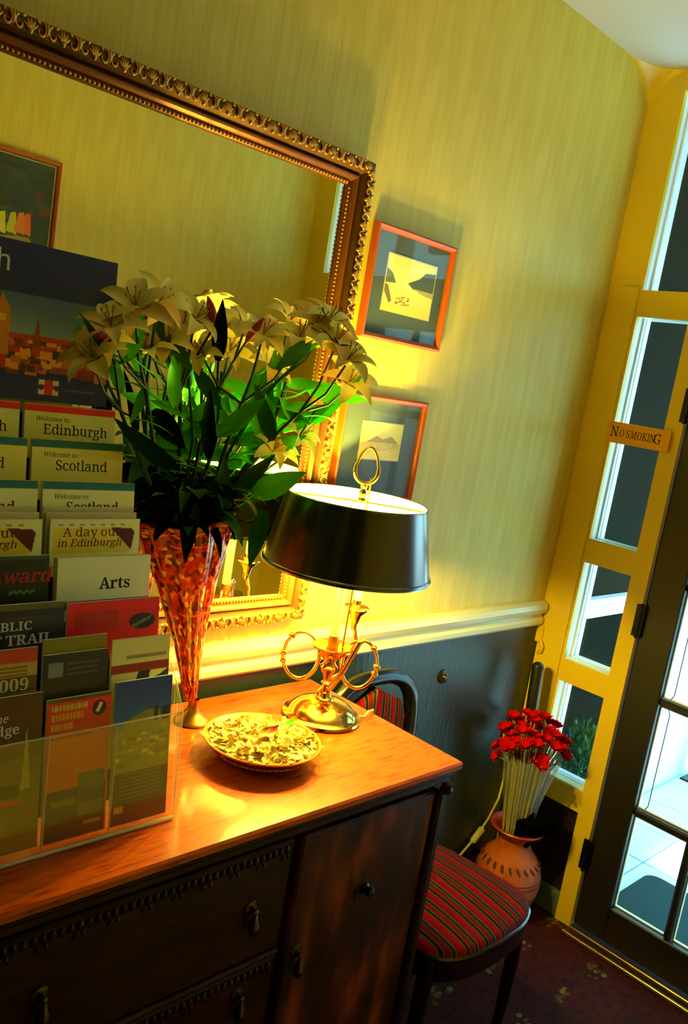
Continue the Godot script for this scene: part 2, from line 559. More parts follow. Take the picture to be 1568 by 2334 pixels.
# ---------------------------------------------------------------- room shell
func room() -> void:
	var f := struct_root("floor", "dark red carpet with small faded flower sprays", "floor")
	put("carpet", lo_hi(Vector3(-1.75, -0.1, -0.15), Vector3(2.80, 0, 3.45)), M["red flowered carpet"], f)
	var c := struct_root("ceiling", "plain pale ceiling above the yellow wall", "ceiling")
	put("plaster", lo_hi(Vector3(-1.75, 2.787, -0.15), Vector3(2.808, 2.93, 3.45)), M["white ceiling paint"], c)
	# rounded plaster fillet in the corner of ceiling and walls
	var s := Sh.new()
	var arc := []
	for k in 9:
		var a := PI / 2 * k / 8.0
		arc.append(Vector3(2.53 + 0.178 * sin(a), 2.787, 0.115 * (1 - cos(a))))
	var g := []
	for t in [0.0, 0.25, 0.5, 0.75, 1.0]:
		var row := []
		for p in arc:
			var q: Vector3 = p.lerp(Vector3(X, 2.69, 0.0), t)
			q.x = lerpf(q.x, X, 0.25 * sin(PI * t)); q.z = lerpf(q.z, 0.0, 0.25 * sin(PI * t))
			row.append(q)
		g.append(row)
	s.grid(g)
	put("corner_fillet", s, M["yellow gloss paint"], c)
	var w := struct_root("wall_left", "yellow papered wall with fine vertical fibre relief above a dark green lower part", "wall")
	put("upper_wall", lo_hi(Vector3(-1.75, 0, -0.15), Vector3(2.808, 2.787, 0)), M["yellow wallpaper"], w)
	put("lower_wall", lo_hi(Vector3(-1.6, 0.12, 0), Vector3(2.706, 0.97, 0.006)), M["green lower wall paint"], w)
	# dado rail
	var prof := PackedVector2Array([Vector2(0, 0.965), Vector2(0.012, 0.965), Vector2(0.021, 0.974), Vector2(0.023, 0.988), Vector2(0.013, 0.999), Vector2(0.013, 1.006), Vector2(0.026, 1.015), Vector2(0.032, 1.03), Vector2(0.027, 1.046), Vector2(0.012, 1.054), Vector2(0, 1.054)])
	var xf := Transform3D(Basis(Vector3(0, 0, 1), Vector3(0, 1, 0), Vector3(-1, 0, 0)), Vector3.ZERO)
	s = Sh.new()
	s.prism(prof, -2.69, 1.6, xf)
	var t1 := struct_root("trim_1", "cream moulded dado rail along the yellow wall", "dado rail")
	put("rail", s, M["cream gloss paint"], t1)
	s = Sh.new()
	s.box(Vector3(2.697, 0.935, 0.014), Vector3(0.02, 0.06, 0.03), 0.004)
	s.tube([Vector3(2.69, 0.915, 0.028), Vector3(2.688, 0.895, 0.04), Vector3(2.692, 0.875, 0.036), Vector3(2.70, 0.868, 0.02)], 0.006, 8)
	put("end_scroll", s, M["yellow gloss paint"], t1)
	var b := struct_root("baseboard_left", "dark painted skirting under the green lower wall", "baseboard")
	put("board", lo_hi(Vector3(-1.6, 0, 0), Vector3(2.70, 0.12, 0.016), 0.004), M["green lower wall paint"], b)
	# opposite wall with the doorway one looks in from
	w = struct_root("wall_front", "yellow papered wall opposite the mirror with a doorway", "wall")
	put("wall_panel", lo_hi(Vector3(0.75, 0, 1.55), Vector3(2.808, 2.787, 1.70)), M["yellow wallpaper"], w)
	put("wall_panel", lo_hi(Vector3(-1.75, 0, 1.55), Vector3(-0.6, 2.787, 1.70)), M["yellow wallpaper"], w)
	put("wall_panel", lo_hi(Vector3(-0.6, 2.1, 1.55), Vector3(0.75, 2.787, 1.70)), M["yellow wallpaper"], w)
	w = struct_root("wall_back", "unseen hall walls behind the doorway, painted dark to cut bounced light", "wall")  # hall walls out of view, darkened to reduce bounced light
	put("wall_panel", lo_hi(Vector3(-1.75, 0, 0), Vector3(-1.6, 2.787, 1.55)), M["green lower wall paint"], w)
	put("wall_panel", lo_hi(Vector3(-1.75, 0, 1.70), Vector3(-1.6, 2.787, 3.3)), M["green lower wall paint"], w)
	put("wall_panel", lo_hi(Vector3(1.2, 0, 1.70), Vector3(1.35, 2.787, 3.3)), M["green lower wall paint"], w)
	put("wall_panel", lo_hi(Vector3(-1.75, 0, 3.3), Vector3(1.35, 2.787, 3.45)), M["green lower wall paint"], w)

# ---------------------------------------------------------------- glazed end wall
func board(parent: Node3D, called: String, z0: float, z1: float, y0: float, y1: float, x0 := X, x1 := X + 0.1, m := "yellow gloss paint", bev := 0.003) -> MeshInstance3D:
	return put(called, lo_hi(Vector3(x0, y0, z0), Vector3(x1, y1, z1), bev), M[m], parent)

func end_wall() -> void:
	var w := struct_root("wall_right", "yellow painted timber end wall that holds the side light and the door", "wall")
	var layers := [[X, X + 0.018, "yellow gloss paint"], [X + 0.018, X + 0.1, "white gloss paint"]]
	for l in layers:
		board(w, "post", 0, 0.117, 0, 2.787, l[0], l[1], l[2], 0.0)
		board(w, "post", 0.288, 0.346, 0, 2.036, l[0], l[1], l[2], 0.0)
		board(w, "transom_rail", 0.117, 1.43, 2.036, 2.12, l[0], l[1], l[2], 0.0)
		board(w, "head_rail", 0.117, 1.43, 2.725, 2.787, l[0], l[1], l[2], 0.0)
		board(w, "post", 1.43, 1.55, 2.036, 2.787, l[0], l[1], l[2], 0.0)
		board(w, "post", 1.16, 1.55, 0, 2.036, l[0], l[1], l[2], 0.0)
	# facing board on the lower corner post, its top corner rounded
	var s := Sh.new()
	var pg := PackedVector2Array([Vector2(0.012, 0), Vector2(0.108, 0), Vector2(0.108, 2.128)])
	for k in 7:
		var a := PI / 2 * k / 6.0
		pg.append(Vector2(0.052 - 0.04 * sin(a), 2.088 + 0.04 * cos(a)))
	s.prism(pg, 0.0, 0.008, Transform3D(Basis(Vector3(0, 0, 1), Vector3(0, 1, 0), Vector3(-1, 0, 0)), Vector3(X, 0, 0)))
	put("facing_board", s, M["yellow gloss paint"], w)
	# side light: rails, panes
	var win := struct_root("window_1", "tall narrow side light of four panes beside the dark door", "window")
	var ys := [0.392, 0.466, 0.803, 0.879, 1.221, 1.298, 2.036]
	for l in layers:
		for k in [0, 2, 4]:
			board(win, "rail", 0.117, 0.288, ys[k], ys[k + 1], l[0], l[1], l[2], 0.0)
	for k in [1, 3, 5]:
		var y0: float = ys[k]
		var y1: float = ys[k + 1]
		board(win, "pane", 0.119, 0.286, y0 + 0.002, y1 - 0.002, X + 0.058, X + 0.061, "window glass", 0.0)
		# glazing beads round the pane
		for q in [[X + 0.044, X + 0.056], [X + 0.063, X + 0.075]]:
			board(win, "bead", 0.117, 0.123, y0, y1, q[0], q[1], "white gloss paint", 0.001)
			board(win, "bead", 0.282, 0.288, y0, y1, q[0], q[1], "white gloss paint", 0.001)
			board(win, "bead", 0.117, 0.288, y0, y0 + 0.006, q[0], q[1], "white gloss paint", 0.001)
		board(win, "sill", 0.117, 0.288, y0, y0 + 0.004, X + 0.004, X + 0.044, "cream gloss paint", 0.001)
	board(win, "lower_panel", 0.117, 0.288, 0.0, 0.392, X + 0.03, X + 0.05, "dark panel paint", 0.0)
	board(win, "panel_bead", 0.278, 0.288, 0.0, 0.392, X + 0.018, X + 0.03, "dark panel paint", 0.002)
	board(win, "panel_bead", 0.117, 0.288, 0.382, 0.392, X + 0.018, X + 0.03, "dark panel paint", 0.002)
	board(win, "plinth", 0.117, 0.288, 0.0, 0.085, X + 0.004, X + 0.03, "grey blue mount board", 0.004)
	# transom light
	win = struct_root("window_2", "transom light above the door and side light", "window")
	for z in [[0.119, 0.55], [0.585, 0.99], [1.025, 1.428]]:
		board(win, "pane", z[0], z[1], 2.122, 2.723, X + 0.058, X + 0.061, "window glass", 0.0)
	for z in [0.55, 0.99]:
		board(win, "mullion", z, z + 0.035, 2.12, 2.725, X + 0.01, X + 0.09, "white gloss paint", 0.003)
	board(win, "bead", 0.117, 0.123, 2.12, 2.725, X + 0.044, X + 0.056, "white gloss paint", 0.001)
	# door
	var d := struct_root("door_1", "dark brown glazed door with small panes and black hinges", "door")
	var dm := "dark brown door paint"
	var x0 := X + 0.015
	var x1 := X + 0.058
	board(d, "stile", 0.349, 0.46, 0.012, 2.03, x0, x1, dm, 0.004)
	board(d, "stile", 1.044, 1.157, 0.012, 2.03, x0, x1, dm, 0.004)
	board(d, "bottom_rail", 0.46, 1.044, 0.012, 0.134, x0, x1, dm, 0.004)
	board(d, "top_rail", 0.46, 1.044, 1.92, 2.03, x0, x1, dm, 0.004)
	var hz := [0.134, 0.4635, 0.841, 1.217, 1.572]
	for k in range(1, 5):
		board(d, "glazing_bar", 0.46, 1.044, hz[k], hz[k] + 0.026, x0 + 0.004, x1 - 0.004, dm, 0.006)
	for z in [0.638, 0.841]:
		board(d, "glazing_bar", z, z + 0.025, 0.134, 1.92, x0 + 0.006, x1 - 0.006, dm, 0.006)
	var zs := [[0.46, 0.638], [0.663, 0.841], [0.866, 1.044]]
	for r in 5:
		var yb: float = hz[r] + (0.026 if r > 0 else 0.0)
		var yt: float = hz[r + 1] if r < 4 else 1.92
		for z in zs:
			var p := board(d, "pane", z[0], z[1], yb, yt, X + 0.036, X + 0.039, "window glass", 0.0)
			board(d, "putty_bead", z[0], z[1], yb, yb + 0.005, X + 0.040, X + 0.05, "cream gloss paint", 0.001)
			board(d, "putty_bead", z[0], z[0] + 0.005, yb, yt, X + 0.040, X + 0.05, "cream gloss paint", 0.001)
			if z[0] < 0.5 and r > 0:
				s = Sh.new()
				s.tube([Vector3(X + 0.041, yb + 0.004, 0.487), Vector3(X + 0.041, yb + 0.02, 0.494), Vector3(X + 0.041, yt - 0.02, 0.494), Vector3(X + 0.041, yt - 0.004, 0.487)], 0.0016, 6)
				put("dark_strip", s, M["blackened iron"], d)  # thin dark line near the pane's left edge
	for y in [0.27, 1.09, 1.78]:
		s = Sh.new()
		s.box(Vector3(X - 0.002, y, 0.346), Vector3(0.006, 0.105, 0.03), 0.001)
		s.tube([Vector3(X - 0.006, y - 0.056, 0.349), Vector3(X - 0.006, y + 0.056, 0.349)], 0.006, 8)
		put("hinge", s, M["blackened iron"], d)
	s = Sh.new()
	s.box(Vector3(X - 0.001, 1.02, 1.10), Vector3(0.006, 0.16, 0.04), 0.002)
	s.tube([Vector3(X - 0.002, 1.02, 1.10), Vector3(X - 0.05, 1.02, 1.10), Vector3(X - 0.055, 1.02, 1.04), Vector3(X - 0.055, 1.02, 0.99)], 0.009, 10)
	put("handle", s, M["aged brass"], d)
	# brass threshold
	var t := struct_root("trim_2", "two thin brass ridges of the door threshold along the carpet edge", "threshold")
	put("plate", lo_hi(Vector3(X - 0.055, 0.0, 0.346), Vector3(X + 0.10, 0.006, 1.16), 0.001), M["dark panel paint"], t)
	for x in [X - 0.048, X - 0.005]:
		s = Sh.new()
		s.tube([Vector3(x, 0.006, 0.347), Vector3(x, 0.006, 1.159)], 0.006 if x < X - 0.02 else 0.004, 8)
		put("ridge", s, M["brass"], t)
	# no smoking plate
	var sg := thing("no_smoking_sign", "small brass plate lettered NO SMOKING across the tall side light", "sign", at(X - 0.011, 1.663, 0.211))
	put("plate", bx(Vector3.ZERO, Vector3(0.004, 0.068, 0.218), 0.0015), M["sign brass"] if M.has("sign brass") else mat("sign brass", Color(0.90, 0.62, 0.07), 0.4, 0.1), sg)
	var lx := Transform3D(Basis(Vector3.UP, -PI / 2), Vector3(-0.0022, 0.002, -0.094))
	lettering(sg, "N", 0.046, M["black ink"], lx, "Droid Serif", false, false, HORIZONTAL_ALIGNMENT_LEFT, 0.85)
	lx.origin.z = -0.062; lx.origin.y = 0.0
	lettering(sg, "O SMOKIN", 0.034, M["black ink"], lx, "Droid Serif", false, false, HORIZONTAL_ALIGNMENT_LEFT, 0.72)
	lx.origin.z = 0.056; lx.origin.y = 0.001
	lettering(sg, "G", 0.044, M["black ink"], lx, "Droid Serif", false, false, HORIZONTAL_ALIGNMENT_LEFT, 0.8)

# ---------------------------------------------------------------- outside
func porch() -> void:
	var g := struct_root("ground", "white tiled porch floor seen through the door", "ground")
	put("slab", lo_hi(Vector3(X + 0.1, -0.2, -0.15), Vector3(9, -0.03, 6)), M["tile grout"], g)
	var tile := bx(Vector3.ZERO, Vector3(0.294, 0.012, 0.294), 0.003).mesh()
	for i in 10:
		for j in 8:
			var x := 2.96 + 0.3 * i
			var z := 0.12 + 0.3 * j
			put("tile", tile, M["white porch tile"], g, at(x, -0.026 + 0.0008 * ((i * 7 + j * 3) % 3), z))
	var w := struct_root("wall_porch", "dark porch wall with a white rail beyond the side light", "wall")
	put("upper_wall", lo_hi(Vector3(X + 0.1, -0.2, -0.15), Vector3(3.55, 2.85, 0)), M["dark grey render"], w)
	put("lower_wall", lo_hi(Vector3(X + 0.1, -0.02, 0), Vector3(3.55, 0.96, 0.006)), M["dark green render"], w)
	var prof := PackedVector2Array([Vector2(0, 0.962), Vector2(0.018, 0.962), Vector2(0.024, 0.975), Vector2(0.024, 1.0), Vector2(0.016, 1.008), Vector2(0.026, 1.02), Vector2(0.022, 1.036), Vector2(0, 1.04)])
	var s := Sh.new()
	s.prism(prof, -3.55, -X - 0.101, Transform3D(Basis(Vector3(0, 0, 1), Vector3(0, 1, 0), Vector3(-1, 0, 0)), Vector3.ZERO))
	put("rail", s, M["white gloss paint"], w)
	w = struct_root("wall_outside", "white garden wall in bright daylight beyond the porch", "wall")
	put("wall_panel", lo_hi(Vector3(3.55, -0.2, -0.2), Vector3(9, 2.3, -0.04)), M["white render"], w)
	var c := struct_root("added_roof", "unseen slab added over the door to hold back skylight", "added_roof")  # unseen canopy and front board, added so the transom stays dark
	put("slab", lo_hi(Vector3(X + 0.1, 2.85, -0.15), Vector3(3.9, 2.97, 1.9)), M["dark grey render"], c)
	put("added_fascia", lo_hi(Vector3(3.9, 2.45, -0.04), Vector3(3.96, 2.97, 1.9), 0.004), M["dark grey render"], c)
	# door mat
	s = Sh.new()
	var pg := PackedVector2Array()
	for q in [[2.86, 0.335, 3], [3.335, 0.335, 0], [3.335, 1.05, 1], [2.86, 1.05, 2]]:
		for k in 5:
			var a: float = PI / 2 * (q[2] - 1 + k / 4.0)
			var cx: float = q[0] + (0.05 if q[0] < 3 else -0.05)
			var cz: float = q[1] + (0.05 if q[1] < 0.5 else -0.05)
			pg.append(Vector2(cx + 0.05 * cos(a), cz + 0.05 * sin(a)))
	s.prism(Geometry2D.convex_hull(pg).slice(1), 0.0, 0.014, Transform3D(Basis(Vector3(1, 0, 0), Vector3(0, 0, 1), Vector3(0, -1, 0)), Vector3(0, -0.004, 0)))
	tag(put("door_mat", s, M["teal door mat"]), "dark teal door mat on the white tiles outside the door", "door mat")
	# shrub in a pot beside the porch wall
	var p := thing("potted_shrub", "small leafy green shrub in a pot against the porch wall", "potted plant", at(3.0, -0.02, 0.13))
	s = Sh.new()
	s.lathe([Vector2(0, 0), Vector2(0.075, 0), Vector2(0.10, 0.2), Vector2(0.112, 0.2), Vector2(0.112, 0.235), Vector2(0.098, 0.235), Vector2(0.092, 0.2), Vector2(0, 0.2)], 24)
	put("pot", s, M["dark green render"], p)
	s = Sh.new()
	var stems := Sh.new()
	for i in 620:
		var a := rng.randf() * TAU
		var e := rng.randf_range(-0.5, 1.3)
		var o := Vector3(cos(a) * cos(e), sin(e), sin(a) * cos(e))
		var c0 := Vector3(0, 0.44, 0) + o * Vector3(0.112, 0.17, 0.112) * rng.randf_range(0.5, 1.0)
		s.blade(c0 * Vector3(1, 1, 1), (o + Vector3(0, 0.3, 0) + Vector3(rng.randf() - .5, rng.randf() - .5, rng.randf() - .5)).normalized(), Vector3(rng.randf() - .5, 1, rng.randf() - .5).normalized(), 0.032, 0.016, 0.3, 0.2, 0.6, 3)
	for i in 9:
		var a2 := TAU * i / 9.0
		stems.tube([Vector3(cos(a2) * 0.02, 0.19, sin(a2) * 0.02), Vector3(cos(a2) * 0.05, 0.35, sin(a2) * 0.05), Vector3(cos(a2) * 0.08, 0.52, sin(a2) * 0.08)], 0.004, 5)
	put("stem", stems, M["stem green"], p)
	put("foliage", s, M["shrub leaf"], p).set_meta("kind", "stuff")
	# post at the end of the garden wall
	s = Sh.new()
	s.box(Vector3(0, 0.33, 0), Vector3(0.05, 0.66, 0.05), 0.004)
	s.box(Vector3(0, 0.005, 0), Vector3(0.11, 0.01, 0.11), 0.003)
	s.ball(Vector3(0, 0.685, 0), Vector3(0.035, 0.035, 0.035))
	tag(put("garden_post", s, M["blackened iron"], null, at(4.44, -0.02, 0.04)), "short black iron post by the white wall outside the door", "post")

# ---------------------------------------------------------------- mirror and pictures
func wall_mirror() -> void:
	var xl := 0.20
	var xr := 1.5256
	var yb := 1.0977
	var yt := 2.1828
	var fw := 0.062
	var w := xr - xl - 2 * fw
	var h := yt - yb - 2 * fw
	var t := thing("wall_mirror", "large wall mirror in a carved gilt frame above the sideboard", "mirror", at((xl + xr) / 2, (yb + yt) / 2, 0.0))
	put("mirror_glass", bx(Vector3(0, 0, 0.012), Vector3(w + 0.008, h + 0.008, 0.006)), M["silvered glass"], t)
	put("backing", bx(Vector3(0, 0, 0.005), Vector3(w + 0.06, h + 0.06, 0.008)), M["dark gap"], t)
	var s := Sh.new()
	s.rect_sweep(w, h, [Vector2(0, 0.015), Vector2(0, 0.02), Vector2(0.002, 0.023), Vector2(0.0055, 0.024), Vector2(0.007, 0.021), Vector2(0.009, 0.021), Vector2(0.012, 0.028), Vector2(0.017, 0.033), Vector2(0.021, 0.034), Vector2(0.024, 0.031), Vector2(0.026, 0.027), Vector2(0.028, 0.024)])
	put("inner_moulding", s, M["copper moulding"], t)
	s = Sh.new()
	s.rect_sweep(w, h, [Vector2(0.028, 0.024), Vector2(0.030, 0.034), Vector2(0.034, 0.043), Vector2(0.042, 0.049), Vector2(0.052, 0.048), Vector2(0.059, 0.042), Vector2(0.062, 0.034), Vector2(0.062, 0.002)])
	put("outer_moulding", s, M["frame ground"], t)
	# rope beading on the sight edge
	s = Sh.new()
	var bw := w / 2 + 0.0045
	var bh := h / 2 + 0.0045
	for k in int(2 * bw / 0.009):
		for sg in [-1.0, 1.0]:
			s.ball(Vector3(-bw + 0.0045 + 0.009 * k, bh * sg, 0.0245), Vector3(0.0036, 0.0036, 0.003), 6, 4)
	for k in int(2 * bh / 0.009):
		for sg in [-1.0, 1.0]:
			s.ball(Vector3(bw * sg, -bh + 0.0045 + 0.009 * k, 0.0245), Vector3(0.0036, 0.0036, 0.003), 6, 4)
	put("beading", s, M["gilt carving"], t).set_meta("kind", "stuff")
	# carved ornament: scrolls, leaves and rosettes in turn
	var motif := [Sh.new(), Sh.new()]
	for sg in [-1.0, 1.0]:
		var pts := []
		var rad := []
		for k in 11:
			var a = PI * 0.5 + sg * (0.4 + 4.6 * k / 10.0)
			var r := 0.0105 - 0.0075 * k / 10.0
			pts.append(Vector3(sg * 0.011 + cos(a) * r, sin(a) * r * 1.1 - 0.001, 0.0015))
			rad.append(0.0026 - 0.001 * k / 10.0)
		motif[0].tube(pts, rad, 5)
		motif[0].ball(Vector3(sg * 0.016, 0.010, 0.001), Vector3(0.005, 0.0028, 0.0025), 6, 4, Basis(Vector3(0, 0, 1), sg * 0.6))
	motif[0].ball(Vector3(0, 0.003, 0.001), Vector3(0.0035, 0.010, 0.004), 7, 4)
	for k in 5:
		var a := -0.9 + 0.45 * k
		motif[1].ball(Vector3(sin(a) * 0.0075, cos(a) * 0.0075 - 0.006, 0.001), Vector3(0.0028, 0.0085, 0.0032), 6, 4, Basis(Vector3(0, 0, 1), -a))
	motif[1].ball(Vector3(0, -0.007, 0.002), Vector3(0.0045, 0.0045, 0.004), 7, 4)
	var mm := [motif[0].mesh(), motif[1].mesh()]
	var u := 0.0435
	var ow := w / 2 + u
	var oh := h / 2 + u
	var nx := int(2 * ow / 0.0275)
	var ny := int(2 * oh / 0.0275)
	for k in nx:
		for sg in [1.0, -1.0]:
			var b := Basis(Vector3(0, 0, 1), 0.0 if sg > 0 else PI)
			put("carved_scroll" if k % 2 == 0 else "carved_leaf", mm[k % 2], M["gilt carving"], t, Transform3D(b.scaled(Vector3(1.0, 1.15, 1.3)), Vector3(-ow + 2 * ow * (k + 0.5) / nx, oh * sg, 0.0485)))
	for k in ny:
		for sg in [1.0, -1.0]:
			var b := Basis(Vector3(0, 0, 1), -PI / 2 * sg)
			put("carved_scroll" if k % 2 == 0 else "carved_leaf", mm[k % 2], M["gilt carving"], t, Transform3D(b.scaled(Vector3(1.15, 1.0, 1.3)), Vector3(ow * sg, -oh + 2 * oh * (k + 0.5) / ny, 0.0485)))

func picture(called: String, label: String, c: Vector3, w: float, h: float, art: Vector4, im: Image, face_back := false) -> Node3D:
	var b := Basis(Vector3.UP, PI) if face_back else Basis()
	var t := thing(called, label, "picture", Transform3D(b, c), "framed pictures on the yellow wall" if not face_back else "")
	var s := Sh.new()
	var fw := 0.014
	s.rect_sweep(w - 2 * fw, h - 2 * fw, [Vector2(0, 0.006), Vector2(0, 0.014), Vector2(0.003, 0.018), Vector2(0.009, 0.021), Vector2(0.0125, 0.019), Vector2(0.014, 0.015), Vector2(0.014, 0.0)])
	put("frame", s, M["orange frame wood"], t)
	put("mount", bx(Vector3(0, 0, 0.004), Vector3(w - 2 * fw, h - 2 * fw, 0.004)), M["grey blue mount board"], t)
	if im:
		var a := Sh.new()
		# bevelled window edge and the print set in it
		var aw := art.z - art.x
		var ah := art.w - art.y
		var m := Vector3((art.x + art.z) / 2, (art.y + art.w) / 2, 0)
		a.box(m + Vector3(0, 0, 0.0066), Vector3(aw, ah, 0.0012))
		put("mount_edge", a, M["cream paper"], t)
		a = Sh.new()
		var hw := aw / 2 - 0.003
		var hh := ah / 2 - 0.003
		a.face([m + Vector3(-hw, -hh, 0.0074), m + Vector3(hw, -hh, 0.0074), m + Vector3(hw, hh, 0.0074), m + Vector3(-hw, hh, 0.0074)], [Vector2(0, 1), Vector2(1, 1), Vector2(1, 0), Vector2(0, 0)])
		put("print", a, print_mat(im, 0.6), t)
	put("glass", bx(Vector3(0, 0, 0.0105), Vector3(w - 2 * fw, h - 2 * fw, 0.0015)), M["picture glass"], t)
	return t

func pictures() -> void:
	var r2 := RandomNumberGenerator.new()
	r2.seed = 9
	# upper print: loch between dark hills, a small boat
	var im := sheet(160, 120, Color(0.80, 0.74, 0.42))
	grade(im, 0, 60, Color(0.84, 0.76, 0.40), Color(0.80, 0.76, 0.52))
	grade(im, 60, 120, Color(0.82, 0.77, 0.50), Color(0.74, 0.66, 0.34))
	poly_fill(im, [Vector2(0, 30), Vector2(18, 38), Vector2(34, 58), Vector2(0, 62)], Color(0.34, 0.36, 0.26))
	poly_fill(im, [Vector2(160, 16), Vector2(126, 20), Vector2(108, 36), Vector2(72, 52), Vector2(92, 62), Vector2(160, 62)], Color(0.26, 0.30, 0.26))
	poly_fill(im, [Vector2(160, 60), Vector2(90, 60), Vector2(128, 70), Vector2(160, 72)], Color(0.60, 0.56, 0.34))
	poly_fill(im, [Vector2(0, 64), Vector2(10, 66), Vector2(28, 98), Vector2(20, 104), Vector2(0, 80)], Color(0.38, 0.36, 0.22))
	for i in 26:
		disc(im, 40 + r2.randf() * 45, 84 + r2.randf() * 18, 1.5 + r2.randf() * 3, Color(0.36, 0.33, 0.2).lerp(Color(0.7, 0.35, 0.15), r2.randf() * 0.6), 1.5)
	var x := (1.5843 + 1.8865) / 2
	var y := (1.801 + 2.071) / 2
	picture("framed_picture", "upper framed print of hills round a loch right of the mirror", Vector3(x, y, 0.001), 0.3022, 0.27, Vector4(1.647 - x, 1.873 - y, 1.834 - x, 2.012 - y), im)
	im = sheet(160, 100, Color(0.78, 0.72, 0.40))
	grade(im, 0, 55, Color(0.82, 0.75, 0.44), Color(0.76, 0.70, 0.40))
	grade(im, 55, 100, Color(0.66, 0.61, 0.34), Color(0.74, 0.68, 0.38))
	poly_fill(im, [Vector2(20, 54), Vector2(60, 36), Vector2(84, 44), Vector2(120, 34), Vector2(150, 54)], Color(0.50, 0.46, 0.26))
	for i in 30:
		disc(im, 20 + r2.randf() * 120, 56 + r2.randf() * 22, 3 + r2.randf() * 8, Color(0.60, 0.55, 0.32), 1)
	x = (1.573 + 1.8816) / 2
	y = (1.392 + 1.6656) / 2
	picture("framed_picture", "lower framed pale landscape print behind the lamp shade", Vector3(x, y, 0.001), 0.3086, 0.2736, Vector4(1.655 - x, 1.501 - y, 1.811 - x, 1.6 - y), im)
	# painting on the opposite wall, seen in the mirror
	im = sheet(200, 200, Color(0.16, 0.19, 0.14))
	for i in 160:
		var k := r2.randf_range(0.7, 1.25)
		disc(im, r2.randf() * 200, r2.randf() * 200, r2.randf_range(4, 18), Color(0.17 * k, 0.20 * k, 0.14 * k), 3)
	for i in 26:
		disc(im, r2.randf() * 200, 40 + r2.randf() * 60, r2.randf_range(2, 7), Color(0.33, 0.16, 0.08), 5)
	for q in [[74, 104, Color(0.72, 0.66, 0.12)], [58, 102, Color(0.66, 0.62, 0.16)], [36, 100, Color(0.78, 0.36, 0.12)], [46, 100, Color(0.74, 0.42, 0.14)], [120, 106, Color(0.72, 0.64, 0.2)], [160, 104, Color(0.7, 0.4, 0.15)]]:
		poly_fill(im, [Vector2(q[0] - 8, q[1]), Vector2(q[0] - 5, q[1] - 30), Vector2(q[0] + 3, q[1] - 28), Vector2(q[0] + 9, q[1] - 2)], q[2])
		disc(im, q[0], q[1] + 6, 10, Color(0.5, 0.46, 0.14), 4)
	var t := picture("framed_painting", "dark painting of sails in an orange frame reflected in the mirror", Vector3(1.272, 1.99, 1.549), 0.50, 0.535, Vector4(-0.232, -0.25, 0.232, 0.25), im, true)
	t.set_meta("category", "painting")

# ---------------------------------------------------------------- sideboard
func drop_pull(parent: Node3D, p: Vector3) -> void:
	var s := Sh.new()
	s.lathe([Vector2(0, 0.0), Vector2(0.014, 0.0), Vector2(0.013, 0.003), Vector2(0.006, 0.005), Vector2(0.004, 0.014), Vector2(0.006, 0.018), Vector2(0, 0.021)], 16, p, Basis(Vector3.RIGHT, PI / 2))
	s.lathe([Vector2(0, -0.05), Vector2(0.006, -0.047), Vector2(0.0105, -0.038), Vector2(0.010, -0.028), Vector2(0.005, -0.014), Vector2(0.003, -0.004), Vector2(0, 0.0)], 14, p + Vector3(0, 0.002, 0.016))
	put("drop_handle", s, M["old bronze"], parent)

